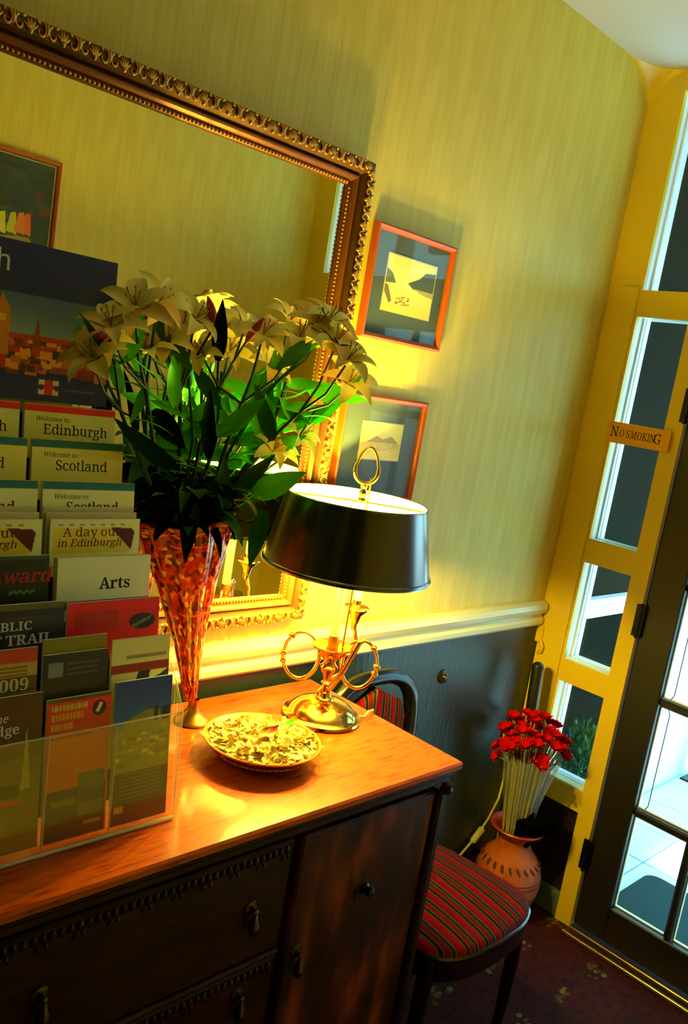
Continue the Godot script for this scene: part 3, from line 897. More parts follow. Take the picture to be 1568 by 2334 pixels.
func sideboard() -> void:
	var x0 := 0.13
	var x1 := 1.597
	var t := thing("sideboard", "dark carved wooden sideboard with a glossy orange wood top", "sideboard")
	var s := Sh.new()
	s.box(Vector3((x0 + x1) / 2, 0.921, 0.2815), Vector3(x1 - x0, 0.018, 0.503), 0.004)
	put("top", s, M["polished orange wood"], t)
	s = Sh.new()
	s.box(Vector3((x0 + x1) / 2, 0.906, 0.279), Vector3(x1 - x0 - 0.012, 0.012, 0.494), 0.004)
	s.box(Vector3((x0 + x1) / 2, 0.889, 0.275), Vector3(x1 - x0 - 0.028, 0.022, 0.484), 0.006)
	put("cornice_moulding", s, M["dark polished wood"], t)
	s = Sh.new()
	s.box(Vector3((x0 + x1) / 2, 0.475, 0.26), Vector3(x1 - x0 - 0.044, 0.81, 0.45), 0.003)
	s.box(Vector3((x0 + x1) / 2, 0.06, 0.265), Vector3(x1 - x0 - 0.03, 0.06, 0.47), 0.004)
	put("carcass", s, M["dark polished wood"], t)
	for q in [[x0 + 0.05, 0.06], [x1 - 0.05, 0.06], [x0 + 0.05, 0.47], [x1 - 0.05, 0.47]]:
		s = Sh.new()
		s.lathe([Vector2(0, 0), Vector2(0.02, 0), Vector2(0.028, 0.015), Vector2(0.02, 0.03), Vector2(0, 0.03)], 16, Vector3(q[0], 0, q[1]))
		put("foot", s, M["dark polished wood"], t)
	# corner posts with a small turned bead under the cornice
	for x in [x0 + 0.022, x1 - 0.022]:
		s = Sh.new()
		s.box(Vector3(x, 0.468, 0.497), Vector3(0.026, 0.78, 0.036), 0.006)
		s.lathe([Vector2(0.0, 0.852), Vector2(0.012, 0.854), Vector2(0.015, 0.862), Vector2(0.011, 0.869), Vector2(0.014, 0.876), Vector2(0.0, 0.878)], 14, Vector3(x + signf(x - 0.8) * 0.004, 0, 0.513))
		put("corner_post", s, M["dark polished wood"], t)
	# doors
	for q in [[1.170, 1.556, 1.197], [0.170, 0.556, 0.529]]:
		var d := put("door", bx(Vector3((q[0] + q[1]) / 2, 0.482, 0.494), Vector3(q[1] - q[0], 0.755, 0.022), 0.005), M["flame veneer"], t)
		s = Sh.new()
		s.lathe([Vector2(0, 0), Vector2(0.012, 0), Vector2(0.012, 0.003), Vector2(0.006, 0.006), Vector2(0.011, 0.014), Vector2(0.009, 0.02), Vector2(0, 0.023)], 16, Vector3((q[0] + q[1]) / 2 + 0.008, 0.69, 0.505), Basis(Vector3.RIGHT, PI / 2))
		s.box(Vector3((q[0] + q[1]) / 2 - 0.014, 0.682, 0.506), Vector3(0.012, 0.026, 0.003), 0.001)
		put("knob", s, M["blackened iron"], d)
		drop_pull(d, Vector3(q[2], 0.615, 0.505))
	# drawers between them
	for k in 3:
		var yt: float = [0.862, 0.626, 0.368][k]
		var yb: float = [0.642, 0.385, 0.115][k]
		var d := put("drawer", bx(Vector3(0.863, (yt + yb) / 2, 0.492), Vector3(0.572, yt - yb, 0.022), 0.005), M["dark polished wood"], t)
		s = Sh.new()
		for j in 38:
			var x := 0.585 + 0.5525 * (j + 0.5) / 38.0
			s.ball(Vector3(x, yt - 0.016, 0.5035), Vector3(0.0062, 0.0085, 0.005), 7, 4)
			if j % 4 == 1:
				s.ball(Vector3(x + 0.007, yt - 0.031, 0.503), Vector3(0.0035, 0.007, 0.003), 6, 4, Basis(Vector3(0, 0, 1), 0.5))
				s.ball(Vector3(x - 0.007, yt - 0.031, 0.503), Vector3(0.0035, 0.007, 0.003), 6, 4, Basis(Vector3(0, 0, 1), -0.5))
		put("carved_edge", s, M["dark polished wood"], d).set_meta("kind", "stuff")
		for x in [0.671, 1.063]:
			drop_pull(d, Vector3(x, yt - 0.108 if k == 0 else yt - 0.045, 0.503))
	for y in [0.634, 0.3765]:
		s = Sh.new()
		s.tube([Vector3(0.578, y, 0.500), Vector3(1.148, y, 0.500)], 0.0065, 8)
		put("drawer_rail", s, M["dark polished wood"], t)

# ---------------------------------------------------------------- chair
func arch(hw: float, y0: float, yt: float, n := 20) -> Array:
	var a := [Vector2(-hw * 0.92, y0)]
	var yc := yt - hw * 0.95
	for k in n + 1:
		var th := PI - PI * k / n
		a.append(Vector2(hw * signf(cos(th)) * pow(absf(cos(th)), 0.72), yc + (yt - yc) * pow(sin(th), 0.72)))
	a.append(Vector2(hw * 0.92, y0))
	return a

func chair() -> void:
	var t := thing("dining_chair", "black round-backed chair with red striped upholstery beside the sideboard", "chair", at(1.852, 0, 0.0))
	# seat cushion: rounded trapezoid, domed
	var g := []
	for k in 9:
		var f := k / 8.0                      # from rim up to the middle
		var row := []
		for j in 49:
			var a := TAU * j / 48.0
			var cz := signf(sin(a)) * pow(absf(sin(a)), 0.45)
			var cx := signf(cos(a)) * pow(absf(cos(a)), 0.45)
			var zz := 0.345 - cz * 0.195
			if cz < 0: zz += 0.03 * (1 - absf(cx) * absf(cx)) * absf(cz)
			var hw := lerpf(0.180, 0.226, clampf((zz - 0.15) / 0.39, 0, 1))
			var p := Vector3(cx * hw, 0, zz)
			var c := Vector3(0, 0, 0.35)
			var q := c.lerp(p, 1.0 - f * f if k < 8 else 0.0)
			if k == 0: q = c.lerp(p, 1.0)
			var rr := 1.0 - (1.0 - f * f if k < 8 else 0.0)
			q.y = 0.432 + 0.040 * pow(clampf(rr, 0, 1), 0.45)
			if k == 0: q.y = 0.424
			row.append(q)
		g.append(row)
	var s := Sh.new()
	s.grid(g, false, true)
	var und := []
	for j in 48: und.append(g[0][47 - j])
	s.face(und)
	for i in s.v.size():
		s.uv[i] = Vector2(s.v[i].x / 0.064 + 0.15, s.v[i].z)
	put("seat", s, M["striped upholstery"], t)
	# seat rail follows the cushion
	var pts := []
	for j in 49: pts.append(g[0][j] + Vector3(0, -0.02, 0))
	s = Sh.new()
	var gg := []
	for yy in [[-0.055, 0.992], [0.0, 1.012], [0.010, 1.018], [0.012, 0.985]]:
		var row2 := []
		for p in pts:
			var q2: Vector3 = Vector3(0, p.y, 0.35) + (p - Vector3(0, p.y, 0.35)) * yy[1]
			q2.y = 0.414 + yy[0]
			row2.append(q2)
		gg.append(row2)
	s.grid(gg, false, true)
	put("seat_rail", s, M["black lacquer"], t)
	# legs
	for q in [[-1.0, 1], [1.0, 1], [-1.0, 0], [1.0, 0]]:
		s = Sh.new()
		if q[1] == 1:
			s.tube([Vector3(q[0] * 0.190, 0.412, 0.500), Vector3(q[0] * 0.200, 0.25, 0.505), Vector3(q[0] * 0.206, 0.1, 0.500), Vector3(q[0] * 0.214, 0.0, 0.49)], [0.021, 0.019, 0.015, 0.013], 10)
		else:
			s.tube([Vector3(q[0] * 0.163, 0.44, 0.155), Vector3(q[0] * 0.165, 0.25, 0.145), Vector3(q[0] * 0.17, 0.0, 0.11)], [0.019, 0.017, 0.013], 10)
		put("leg", s, M["black lacquer"], t)
	# round back: bent wood hoop, upholstered pad inside
	var lean := Transform3D(Basis(Vector3.RIGHT, -0.075), Vector3(-0.084, 0.0, 0.17))
	var ar := arch(0.166, 0.43, 0.938)
	pts = []
	var rad := []
	for p in ar:
		pts.append(lean * Vector3(p.x, p.y, 0.0)); rad.append(0.0215)
	s = Sh.new()
	s.tube(pts, rad, 12)
	put("back_hoop", s, M["black lacquer"], t)
	var inner := arch(0.140, 0.56, 0.912)
	s = Sh.new()
	for sd in [1.0, -1.0]:
		var rows := []
		for k in 8:
			var y := 0.56 + (0.912 - 0.56) * k / 7.0
			var yc := 0.912 - 0.140 * 0.95
			var hw := 0.140 * 0.95 if y < yc else 0.140 * sqrt(maxf(0.0004, 1 - pow((y - yc) / (0.912 - yc), 2)))
			var row := []
			for j in 13:
				var u := -1.0 + 2.0 * j / 12.0
				row.append(lean * Vector3(u * hw, y, sd * (0.006 + 0.012 * (1 - u * u))))
			rows.append(row)
		s.grid(rows, sd < 0)
	for i in s.v.size():
		s.uv[i] = Vector2(s.v[i].x / 0.064 + 0.2, s.v[i].y)
	put("back_pad", s, M["striped upholstery"], t)
	s = Sh.new()
	s.tube([lean * Vector3(-0.15, 0.55, 0), lean * Vector3(0, 0.545, 0), lean * Vector3(0.15, 0.55, 0)], 0.014, 10)
	put("back_rail", s, M["black lacquer"], t)

# ---------------------------------------------------------------- lamp
func lamp() -> void:
	var t := thing("table_lamp", "brass horn lamp with a black drum shade on the sideboard", "lamp", Transform3D(Basis(), Vector3(1.457, TOP, 0.221)))
	var s := Sh.new()
	s.lathe([Vector2(0, 0), Vector2(0.089, 0), Vector2(0.092, 0.004), Vector2(0.090, 0.009), Vector2(0.082, 0.012), Vector2(0.079, 0.016), Vector2(0.070, 0.026), Vector2(0.054, 0.036), Vector2(0.036, 0.042), Vector2(0.024, 0.045), Vector2(0.022, 0.049), Vector2(0.017, 0.052), Vector2(0.015, 0.060), Vector2(0.0, 0.06)], 48)
	put("base", s, M["brass"], t)
	s = Sh.new()
	s.lathe([Vector2(0.014, 0.058), Vector2(0.017, 0.063), Vector2(0.011, 0.070), Vector2(0.008, 0.078), Vector2(0.013, 0.083), Vector2(0.008, 0.088), Vector2(0.010, 0.10), Vector2(0.018, 0.113), Vector2(0.021, 0.122), Vector2(0.014, 0.130), Vector2(0.012, 0.136), Vector2(0.025, 0.146), Vector2(0.034, 0.160), Vector2(0.037, 0.166)], 28)
	put("stem", s, M["brass"], t)
	s = Sh.new()
	s.lathe([Vector2(0.034, 0.162), Vector2(0.047, 0.169), Vector2(0.049, 0.173), Vector2(0.044, 0.174), Vector2(0.030, 0.170), Vector2(0.0, 0.170)], 32)
	put("drip_pan", s, M["brass"], t)
	s = Sh.new()
	s.lathe([Vector2(0.013, 0.170), Vector2(0.014, 0.186), Vector2(0.0115, 0.189), Vector2(0.0115, 0.196)], 20)
	put("candle_cup", s, M["aged brass"], t)
	s = Sh.new()
	s.lathe([Vector2(0.0105, 0.19), Vector2(0.0105, 0.335), Vector2(0.0, 0.335)], 20)
	put("candle_sleeve", s, M["ivory candle sleeve"], t)
	s = Sh.new()
	s.tube([Vector3(0.021, 0.171, 0.012), Vector3(0.021, 0.56, 0.012)], 0.0022, 8)
	put("shade_rod", s, M["brass"], t)
	# three coiled horns round the stem; the bell of each holds a short candle cup
	for k in 3:
		var ang: float = [deg_to_rad(132.0), deg_to_rad(-41.0), deg_to_rad(2.0)][k]
		var b := Basis(Vector3.UP, ang)
		var pts := []
		var rad := []
		if k != 2:
			for j in 27:
				var a := PI * 0.98 + TAU * 0.93 * (1.0 - j / 26.0) - 0.35
				pts.append(b * Vector3(0.067 + 0.041 * cos(a), 0.136 + 0.056 * sin(a), 0.010 * (j / 26.0 - 0.5)))
				rad.append(0.0032 + 0.0022 * j / 26.0)
			s = Sh.new()
			s.tube(pts, rad, 10)
			for q in [0.95, 0.0, -0.35]:
				s.lathe([Vector2(0.004, -0.006), Vector2(0.0075, -0.004), Vector2(0.0085, 0.0), Vector2(0.0075, 0.004), Vector2(0.004, 0.006)], 12, b * Vector3(0.067 + 0.041 * cos(q * 0.9), 0.136 + 0.056 * sin(q * 0.9), 0))
			put("horn", s, M["brass"], t)
			if k == 1:
				s = Sh.new()
				s.tube([b * Vector3(0.006, 0.072, 0.012), b * Vector3(0.030, 0.115, 0.014), b * Vector3(0.058, 0.190, 0.012), b * Vector3(0.067, 0.194, 0.006)], [0.0075, 0.007, 0.006, 0.0045], 10)
				put("lead_pipe", s, M["brass"], t)
		else:
			s = Sh.new()
			s.tube([b * Vector3(0.010, 0.090, 0), b * Vector3(0.05, 0.10, 0), b * Vector3(0.078, 0.135, 0), b * Vector3(0.076, 0.18, 0), b * Vector3(0.062, 0.215, 0)], [0.004, 0.004, 0.0045, 0.005, 0.006], 10)
			var c := b * Vector3(0.060, 0, 0)
			s.lathe([Vector2(0.005, 0.205), Vector2(0.010, 0.222), Vector2(0.014, 0.238), Vector2(0.027, 0.252), Vector2(0.031, 0.256), Vector2(0.029, 0.259), Vector2(0.013, 0.256), Vector2(0.011, 0.256), Vector2(0.011, 0.275), Vector2(0.0, 0.275)], 24, c)
			put("horn", s, M["brass"], t)
			s = Sh.new()
			s.lathe([Vector2(0.0095, 0.27), Vector2(0.0095, 0.34), Vector2(0.0, 0.342)], 16, c)
			put("candle_sleeve", s, M["ivory candle sleeve"], t)
	# shade: enamelled outside, white lining, wire cross bar
	var by := 0.358
	var ty := 0.513
	s = Sh.new()
	s.lathe([Vector2(0.1835, by - 0.003), Vector2(0.190, by - 0.004), Vector2(0.1915, by), Vector2(0.190, by + 0.004), Vector2(0.1865, by + 0.006), Vector2(0.158, ty - 0.004), Vector2(0.159, ty), Vector2(0.1575, ty + 0.002), Vector2(0.155, ty + 0.001)], 72)
	put("lamp_shade", s, M["dark green enamel"], t)
	s = Sh.new()
	s.lathe([Vector2(0.1845, by - 0.0028), Vector2(0.1555, ty + 0.0008)], 72, Vector3.ZERO, Basis(), true)
	put("shade_lining", s, M["white shade lining"], t)
	var sd := Basis(Vector3.UP, deg_to_rad(-40.0))
	s = Sh.new()
	s.tube([sd * Vector3(-0.156, ty - 0.008, 0), sd * Vector3(0, ty - 0.006, 0), sd * Vector3(0.156, ty - 0.008, 0)], 0.0024, 6)
	put("shade_bar", s, M["brass"], t)
	# finial with a ring handle
	s = Sh.new()
	s.lathe([Vector2(0.0, 0.50), Vector2(0.010, 0.505), Vector2(0.007, 0.512), Vector2(0.010, 0.520), Vector2(0.006, 0.528), Vector2(0.008, 0.536), Vector2(0.004, 0.542), Vector2(0.0, 0.545)], 18, Vector3(0.008, 0.006, 0.006))
	var ring := []
	var rad := []
	for k in 33:
		var a := -PI / 2 + TAU * k / 32.0
		var w := 0.025 - 0.007 * sin(a)
		if sin(a) < 0.35 and sin(a) > 0.05: w *= 0.93
		ring.append(Vector3(0.008, 0.588, 0.006) + sd * Vector3(cos(a) * w, sin(a) * 0.040, 0))
		rad.append(0.0045 if sin(a) < 0 else 0.0034)
	s.tube(ring, rad, 8)
	put("finial", s, M["brass"], t)
	# bulbs and their light
	for k in 2:
		var c := sd * Vector3(0.062 * (k * 2 - 1), 0, 0)
		s = Sh.new()
		s.lathe([Vector2(0.0, 0.372), Vector2(0.011, 0.375), Vector2(0.018, 0.392), Vector2(0.018, 0.408), Vector2(0.009, 0.434), Vector2(0.0, 0.445)], 16, c)
		put("light_bulb", s, M["glowing lamp bulb"], t)
		s = Sh.new()
		s.tube([Vector3(0.0, 0.33, 0.0), c * 0.5 + Vector3(0, 0.345, 0), c + Vector3(0, 0.352, 0), c + Vector3(0, 0.374, 0)], [0.005, 0.005, 0.009, 0.010], 8)
		put("bulb_holder", s, M["ivory candle sleeve"], t)
		var l := OmniLight3D.new()
		l.name = "lamp_light"
		l.position = c + Vector3(0, 0.392, 0)
		l.light_color = Color(1.0, 0.90, 0.34)
		l.light_energy = 0.72
		l.light_size = 0.016
		l.omni_range = 8.0
		l.omni_attenuation = 2.0
		l.shadow_enabled = true
		t.add_child(l, true)
	# flex from the base over the end of the sideboard
	s = Sh.new()
	s.tube([Vector3(0.075, 0.006, 0.045), Vector3(0.092, 0.004, 0.05), Vector3(0.11, 0.012, 0.045), Vector3(0.1365, 0.008, 0.036), Vector3(0.142, -0.02, 0.034), Vector3(0.1415, -0.12, 0.02)], 0.0028, 8)
	put("flex", s, M["cream flex"], t)

# ---------------------------------------------------------------- leaflet rack
func leaflet(label: String, x0: float, x1: float, yt: float, zt: float, h: float, paper: String, im: Image, group := "", thick := 0.004, cat := "leaflet") -> Node3D:
	var lean := deg_to_rad(8.0)
	var b := Basis(Vector3.RIGHT, -lean)
	var o := Vector3((x0 + x1) / 2, yt, zt) - b * Vector3(0, h, 0)
	var t := thing("leaflet", label, cat, Transform3D(b, o), group if group else "leaflets in the rack")
	var w := x1 - x0
	var s := Sh.new()
	s.box(Vector3(0, h / 2, -thick / 2), Vector3(w, h, thick), 0.0006)
	put("pages", s, M[paper], t)
	if im:
		s = Sh.new()
		s.box(Vector3(0, h / 2, 0.0002), Vector3(w - 0.001, h - 0.001, 0.0004))
		s.uv.clear()
		for p in s.v:
			s.uv.append(Vector2(p.x / (w - 0.001) + 0.5, 1.0 - p.y / h))
		put("cover", s, print_mat(im), t)
	return t

# text on a leaflet, placed from its top left corner
func words(t: Node3D, w: float, h: float, x: float, down: float, txt: String, size: float, ink: String, face := "Droid Serif", bold := false, italic := false, sq := 1.0) -> void:
	lettering(t, txt, size, M[ink], Transform3D(Basis(), Vector3(x - w / 2, h - down, 0.0004)), face, bold, italic, HORIZONTAL_ALIGNMENT_LEFT, sq)

func rack() -> void:
	var r2 := RandomNumberGenerator.new()
	r2.seed = 15
	var xr := 0.914
	var xl := 0.545
	# the rack itself: clear sides and front lip, black stepped back
	var t := thing("leaflet_rack", "tiered leaflet rack with clear acrylic front pockets on the sideboard", "rack")
	var pg := PackedVector2Array([Vector2(0.432, 0.0), Vector2(0.418, 0.185), Vector2(0.392, 0.228), Vector2(0.30, 0.33), Vector2(0.20, 0.46), Vector2(0.092, 0.60), Vector2(0.086, 0.60), Vector2(0.07, 0.0)])
	var side := Transform3D(Basis(Vector3(0, 0, 1), Vector3(0, 1, 0), Vector3(-1, 0, 0)), Vector3(0, TOP, 0))
	for x in [xr + 0.0045, xl - 0.0015]:
		var s := Sh.new()
		s.prism(pg, -x, -x + 0.003, side)
		put("side_panel", s, M["clear acrylic"], t)
	put("base", lo_hi(Vector3(xl, TOP + 0.0005, 0.075), Vector3(xr, TOP + 0.004, 0.43), 0.001), M["clear acrylic"], t)
	var lip := Basis(Vector3.RIGHT, -deg_to_rad(4.3))
	put("front_lip", bx(Vector3((xl + xr) / 2, TOP + 0.0935, 0.4265), Vector3(xr - xl, 0.184, 0.003), 0.001, lip), M["clear acrylic"], t)
	put("lip_foot", lo_hi(Vector3(xl, TOP + 0.0005, 0.430), Vector3(xr + 0.004, TOP + 0.007, 0.437), 0.002), M["clear acrylic"], t)
	for x in [0.6865, 0.7985]:
		put("divider", bx(Vector3(x, TOP + 0.093, 0.413), Vector3(0.003, 0.178, 0.022), 0.001, lip), M["clear acrylic"], t)
	# pale strips along the clear sheets imitate light caught on their edges
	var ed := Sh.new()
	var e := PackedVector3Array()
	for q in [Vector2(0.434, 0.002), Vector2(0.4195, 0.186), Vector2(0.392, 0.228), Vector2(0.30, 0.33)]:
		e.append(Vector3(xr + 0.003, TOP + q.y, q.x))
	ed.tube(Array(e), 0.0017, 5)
	put("painted_glint", ed, M["painted edge glint"], t)
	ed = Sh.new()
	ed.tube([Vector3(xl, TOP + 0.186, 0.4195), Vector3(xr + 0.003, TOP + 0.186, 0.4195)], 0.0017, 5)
	put("painted_glint", ed, M["painted edge glint"], t)
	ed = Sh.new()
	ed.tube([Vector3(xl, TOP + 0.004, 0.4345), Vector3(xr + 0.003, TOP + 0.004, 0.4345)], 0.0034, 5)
	put("painted_glint", ed, M["painted edge glint"], t)
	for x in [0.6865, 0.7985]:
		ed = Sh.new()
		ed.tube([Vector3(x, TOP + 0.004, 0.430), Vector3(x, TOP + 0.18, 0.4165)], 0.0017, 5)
		put("painted_glint", ed, M["painted edge glint"], t)
	var zs := [0.39, 0.365, 0.318, 0.275, 0.23, 0.196, 0.142, 0.1]
	var ys := [1.172, 1.232, 1.284, 1.346, 1.402, 1.456, 1.517, 1.572]
	var lean := Basis(Vector3.RIGHT, -deg_to_rad(8.0))
	for k in 8:
		var hgt := 0.165
		var c := Vector3((xl + xr) / 2, ys[k] - 0.035, zs[k] - 0.015) - lean * Vector3(0, hgt / 2, 0)
		put("pocket_back", bx(c, Vector3(xr - xl - 0.004, hgt, 0.003), 0.001, lean), M["black board"], t)
	# header board
	var im := sheet(300, 180, Color(0.055, 0.10, 0.24))
	for y in range(58, 146):
		im.fill_rect(Rect2i(0, y, 300, 1), Color(0.26, 0.34, 0.40).lerp(Color(0.45, 0.52, 0.50), (y - 58) / 50.0) if y < 108 else Color(0.42, 0.24, 0.11))
	for i in 260:
		var k := r2.randf()
		var bx0 := r2.randf() * 300
		var by0 := 106 + r2.randf() * 36
		im.fill_rect(Rect2i(int(bx0), int(by0), 4 + int(k * 14), 3 + int(k * 9)), [Color(0.60, 0.36, 0.10), Color(0.36, 0.17, 0.08), Color(0.55, 0.18, 0.07), Color(0.20, 0.13, 0.08), Color(0.70, 0.50, 0.18)][i % 5])
	im.fill_rect(Rect2i(0, 104, 300, 6), Color(0.50, 0.20, 0.09))
	# clock tower and spire, trees on the right
	poly_fill(im, [Vector2(150, 112), Vector2(150, 76), Vector2(154, 70), Vector2(158, 60), Vector2(163, 70), Vector2(168, 76), Vector2(168, 130), Vector2(150, 130)], Color(0.62, 0.42, 0.12))
	im.fill_rect(Rect2i(155, 84, 8, 8), Color(0.78, 0.58, 0.2))
	poly_fill(im, [Vector2(196, 118), Vector2(202, 82), Vector2(208, 118)], Color(0.42, 0.20, 0.09))
	for i in 40:
		disc(im, 250 + r2.randf() * 50, 84 + r2.randf() * 28, 6, Color(0.20, 0.30, 0.14).lerp(Color(0.30, 0.38, 0.20), r2.randf()))
	# round flag emblem in the lower strip
	im.fill_rect(Rect2i(208, 154, 26, 18), Color(0.72, 0.68, 0.50))
	im.fill_rect(Rect2i(216, 154, 10, 18), Color(0.60, 0.14, 0.10))
	im.fill_rect(Rect2i(208, 160, 26, 5), Color(0.60, 0.14, 0.10))
	disc(im, 211, 163, 3, Color(0.08, 0.12, 0.22)); disc(im, 231, 163, 3, Color(0.08, 0.12, 0.22))
	im.fill_rect(Rect2i(242, 163, 40, 2), Color(0.30, 0.32, 0.36))
	var hb := Basis(Vector3.RIGHT, -deg_to_rad(4.0))
	var hd := thing("header_board", "navy header board with a city view standing at the back of the rack", "poster", Transform3D(hb, Vector3(0.68, 1.576, 0.100)))
	put("board", bx(Vector3(0, 0.128, -0.0015), Vector3(0.424, 0.256, 0.003), 0.0006), M["navy board"], hd)
	var s := Sh.new()
	s.face([Vector3(-0.212, 0, 0.0003), Vector3(0.212, 0, 0.0003), Vector3(0.212, 0.256, 0.0003), Vector3(-0.212, 0.256, 0.0003)], [Vector2(0, 1), Vector2(1, 1), Vector2(1, 0), Vector2(0, 0)])
	put("print", s, print_mat(im), hd)
	lettering(hd, "Edinburgh", 0.046, M["white ink"], Transform3D(Basis(), Vector3(0.022, 0.221, 0.0004)), "Droid Sans", false, false, HORIZONTAL_ALIGNMENT_RIGHT)
	# front row: narrow leaflets
	var H := 0.236
	im = sheet(72, 150, Color(0.36, 0.33, 0.12))
	grade(im, 0, 60, Color(0.24, 0.15, 0.06), Color(0.28, 0.20, 0.07))
	grade(im, 60, 150, Color(0.30, 0.28, 0.10), Color(0.46, 0.40, 0.11))
	poly_fill(im, [Vector2(52, 90), Vector2(54, 60), Vector2(56, 28), Vector2(59, 60), Vector2(62, 90)], Color(0.52, 0.52, 0.18))
	im.fill_rect(Rect2i(0, 84, 50, 12), Color(0.18, 0.22, 0.08))
	disc(im, 40, 101, 12, Color(0.55, 0.12, 0.08), 3)
	t = leaflet("olive leaflet with a pale spire and a red boat in the front row", 0.577, 0.683, 1.176, zs[0], H, "cream paper", im)
	words(t, 0.106, H, 0.03, 0.032, "the", 0.016, "white ink", "Droid Serif", false, true)
	words(t, 0.106, H, 0.005, 0.050, "Bridge", 0.020, "white ink", "Droid Serif", true)
	im = sheet(72, 150, Color(0.62, 0.30, 0.07))
	grade(im, 0, 42, Color(0.66, 0.20, 0.09), Color(0.60, 0.27, 0.09))
	grade(im, 42, 100, Color(0.58, 0.30, 0.07), Color(0.56, 0.27, 0.06))
	im.fill_rect(Rect2i(0, 0, 72, 4), Color(0.30, 0.24, 0.10))
	im.fill_rect(Rect2i(44, 5, 28, 14), Color(0.70, 0.12, 0.07))
	disc(im, 58, 15, 8, Color(0.08, 0.06, 0.06)); poly_fill(im, [Vector2(54, 19), Vector2(58, 21), Vector2(63, 11), Vector2(59, 9)], Color(0.75, 0.68, 0.5))
	for row in 4:
		var x := 5
		while x < [46, 40, 30, 52][row]:
			var k := r2.randi_range(2, 4)
			im.fill_rect(Rect2i(x, [7, 16, 26, 40][row], k, [6, 7, 7, 2][row]), [Color(0.62, 0.60, 0.30), Color(0.66, 0.52, 0.18), Color(0.64, 0.55, 0.18), Color(0.30, 0.16, 0.05)][row])
			x += k + 1
	im.fill_rect(Rect2i(2, 96, 68, 52), Color(0.15, 0.13, 0.07))
	im.fill_rect(Rect2i(38, 82, 30, 46), Color(0.25, 0.27, 0.18)); im.fill_rect(Rect2i(40, 100, 28, 14), Color(0.13, 0.17, 0.18))
	im.fill_rect(Rect2i(8, 106, 28, 8), Color(0.34, 0.27, 0.10)); im.fill_rect(Rect2i(46, 134, 20, 4), Color(0.48, 0.42, 0.14))
	t = leaflet("orange leaflet with a round black emblem in the front row", 0.690, 0.797, 1.160, zs[0], H - 0.012, "cream paper", im)
	im = sheet(72, 150, Color(0.15, 0.16, 0.09))
	grade(im, 0, 60, Color(0.07, 0.20, 0.40), Color(0.16, 0.36, 0.48))
	poly_fill(im, [Vector2(0, 58), Vector2(10, 46), Vector2(24, 38), Vector2(40, 33), Vector2(56, 34), Vector2(60, 44), Vector2(72, 46), Vector2(72, 100), Vector2(0, 100)], Color(0.40, 0.40, 0.10))
	for i in 50:
		disc(im, r2.randf() * 72, 50 + r2.randf() * 40, 2 + r2.randf() * 3, Color(0.28, 0.28, 0.08).lerp(Color(0.60, 0.56, 0.12), r2.randf()), 2)
	im.fill_rect(Rect2i(50, 30, 5, 16), Color(0.08, 0.09, 0.07)); im.fill_rect(Rect2i(60, 32, 10, 14), Color(0.08, 0.09, 0.08))
	grade(im, 96, 150, Color(0.20, 0.19, 0.09), Color(0.09, 0.06, 0.07))
	for k in 7: im.fill_rect(Rect2i(10, 98 + k * 4, 52, 1), Color(0.36, 0.33, 0.18))
	im.fill_rect(Rect2i(4, 130, 12, 7), Color(0.52, 0.46, 0.2))
	t = leaflet("leaflet with blue sky and a grassy crag, rightmost of the front row", 0.803, 0.909, 1.172, zs[0], H, "white paper", im)
	# second row
	im = sheet(72, 150, Color(0.60, 0.52, 0.26))
	im.fill_rect(Rect2i(0, 0, 72, 15), Color(0.58, 0.22, 0.09))
	for k in 3: im.fill_rect(Rect2i(4, 19 + 4 * k, 58, 2), Color(0.40, 0.33, 0.13))
	im.fill_rect(Rect2i(0, 30, 72, 17), Color(0.30, 0.22, 0.08))
	im.fill_rect(Rect2i(0, 48, 72, 102), Color(0.10, 0.09, 0.05))
	t = leaflet("beige leaflet with an orange top edge and large date 2009", 0.572, 0.679, 1.238, zs[1], 0.21, "cream paper", im)
	words(t, 0.107, 0.21, 0.034, 0.054, "2009", 0.027, "cream paper", "Droid Serif", true)
	im = sheet(72, 150, Color(0.10, 0.11, 0.12))
	im.fill_rect(Rect2i(6, 10, 16, 17), Color(0.40, 0.44, 0.42))
	for k in 3: im.fill_rect(Rect2i(26, 12 + 6 * k, 36, 2), Color(0.26, 0.27, 0.25))
	im.fill_rect(Rect2i(0, 34, 72, 30), Color(0.15, 0.14, 0.08))
	leaflet("charcoal leaflet with a pale square in the second row", 0.688, 0.797, 1.222, zs[1], 0.20, "cream paper", im)
	leaflet("olive leaflet showing behind the charcoal leaflet", 0.690, 0.797, 1.244, zs[1] - 0.008, 0.20, "cream paper", sheet(8, 8, Color(0.42, 0.40, 0.14)))
	im = sheet(72, 150, Color(0.78, 0.72, 0.46))
	im.fill_rect(Rect2i(18, 20, 50, 4), Color(0.52, 0.48, 0.3))
	im.fill_rect(Rect2i(0, 30, 72, 10), Color(0.45, 0.12, 0.07))
	poly_fill(im, [Vector2(14, 60), Vector2(30, 52), Vector2(34, 40), Vector2(48, 40), Vector2(46, 52), Vector2(62, 46), Vector2(72, 40), Vector2(72, 58), Vector2(50, 58), Vector2(40, 66)], Color(0.05, 0.05, 0.04))
	leaflet("cream leaflet with a red band and black silhouette at the right of the second row", 0.802, 0.911, 1.234, zs[1], 0.21, "cream paper", im)
	# third row and up: wide booklets in two columns
	var cols := [[0.556, 0.733], [0.741, 0.912]]
	im = sheet(96, 128, Color(0.09, 0.10, 0.15))
	im.fill_rect(Rect2i(0, 0, 96, 6), Color(0.30, 0.30, 0.18))
	im.fill_rect(Rect2i(0, 12, 96, 4), Color(0.15, 0.16, 0.22))
	var h := 0.21
	t = leaflet("dark navy leaflet lettered PUBLIC ART TRAIL", cols[0][0], 0.739, 1.290, zs[2], h, "cream paper", im)
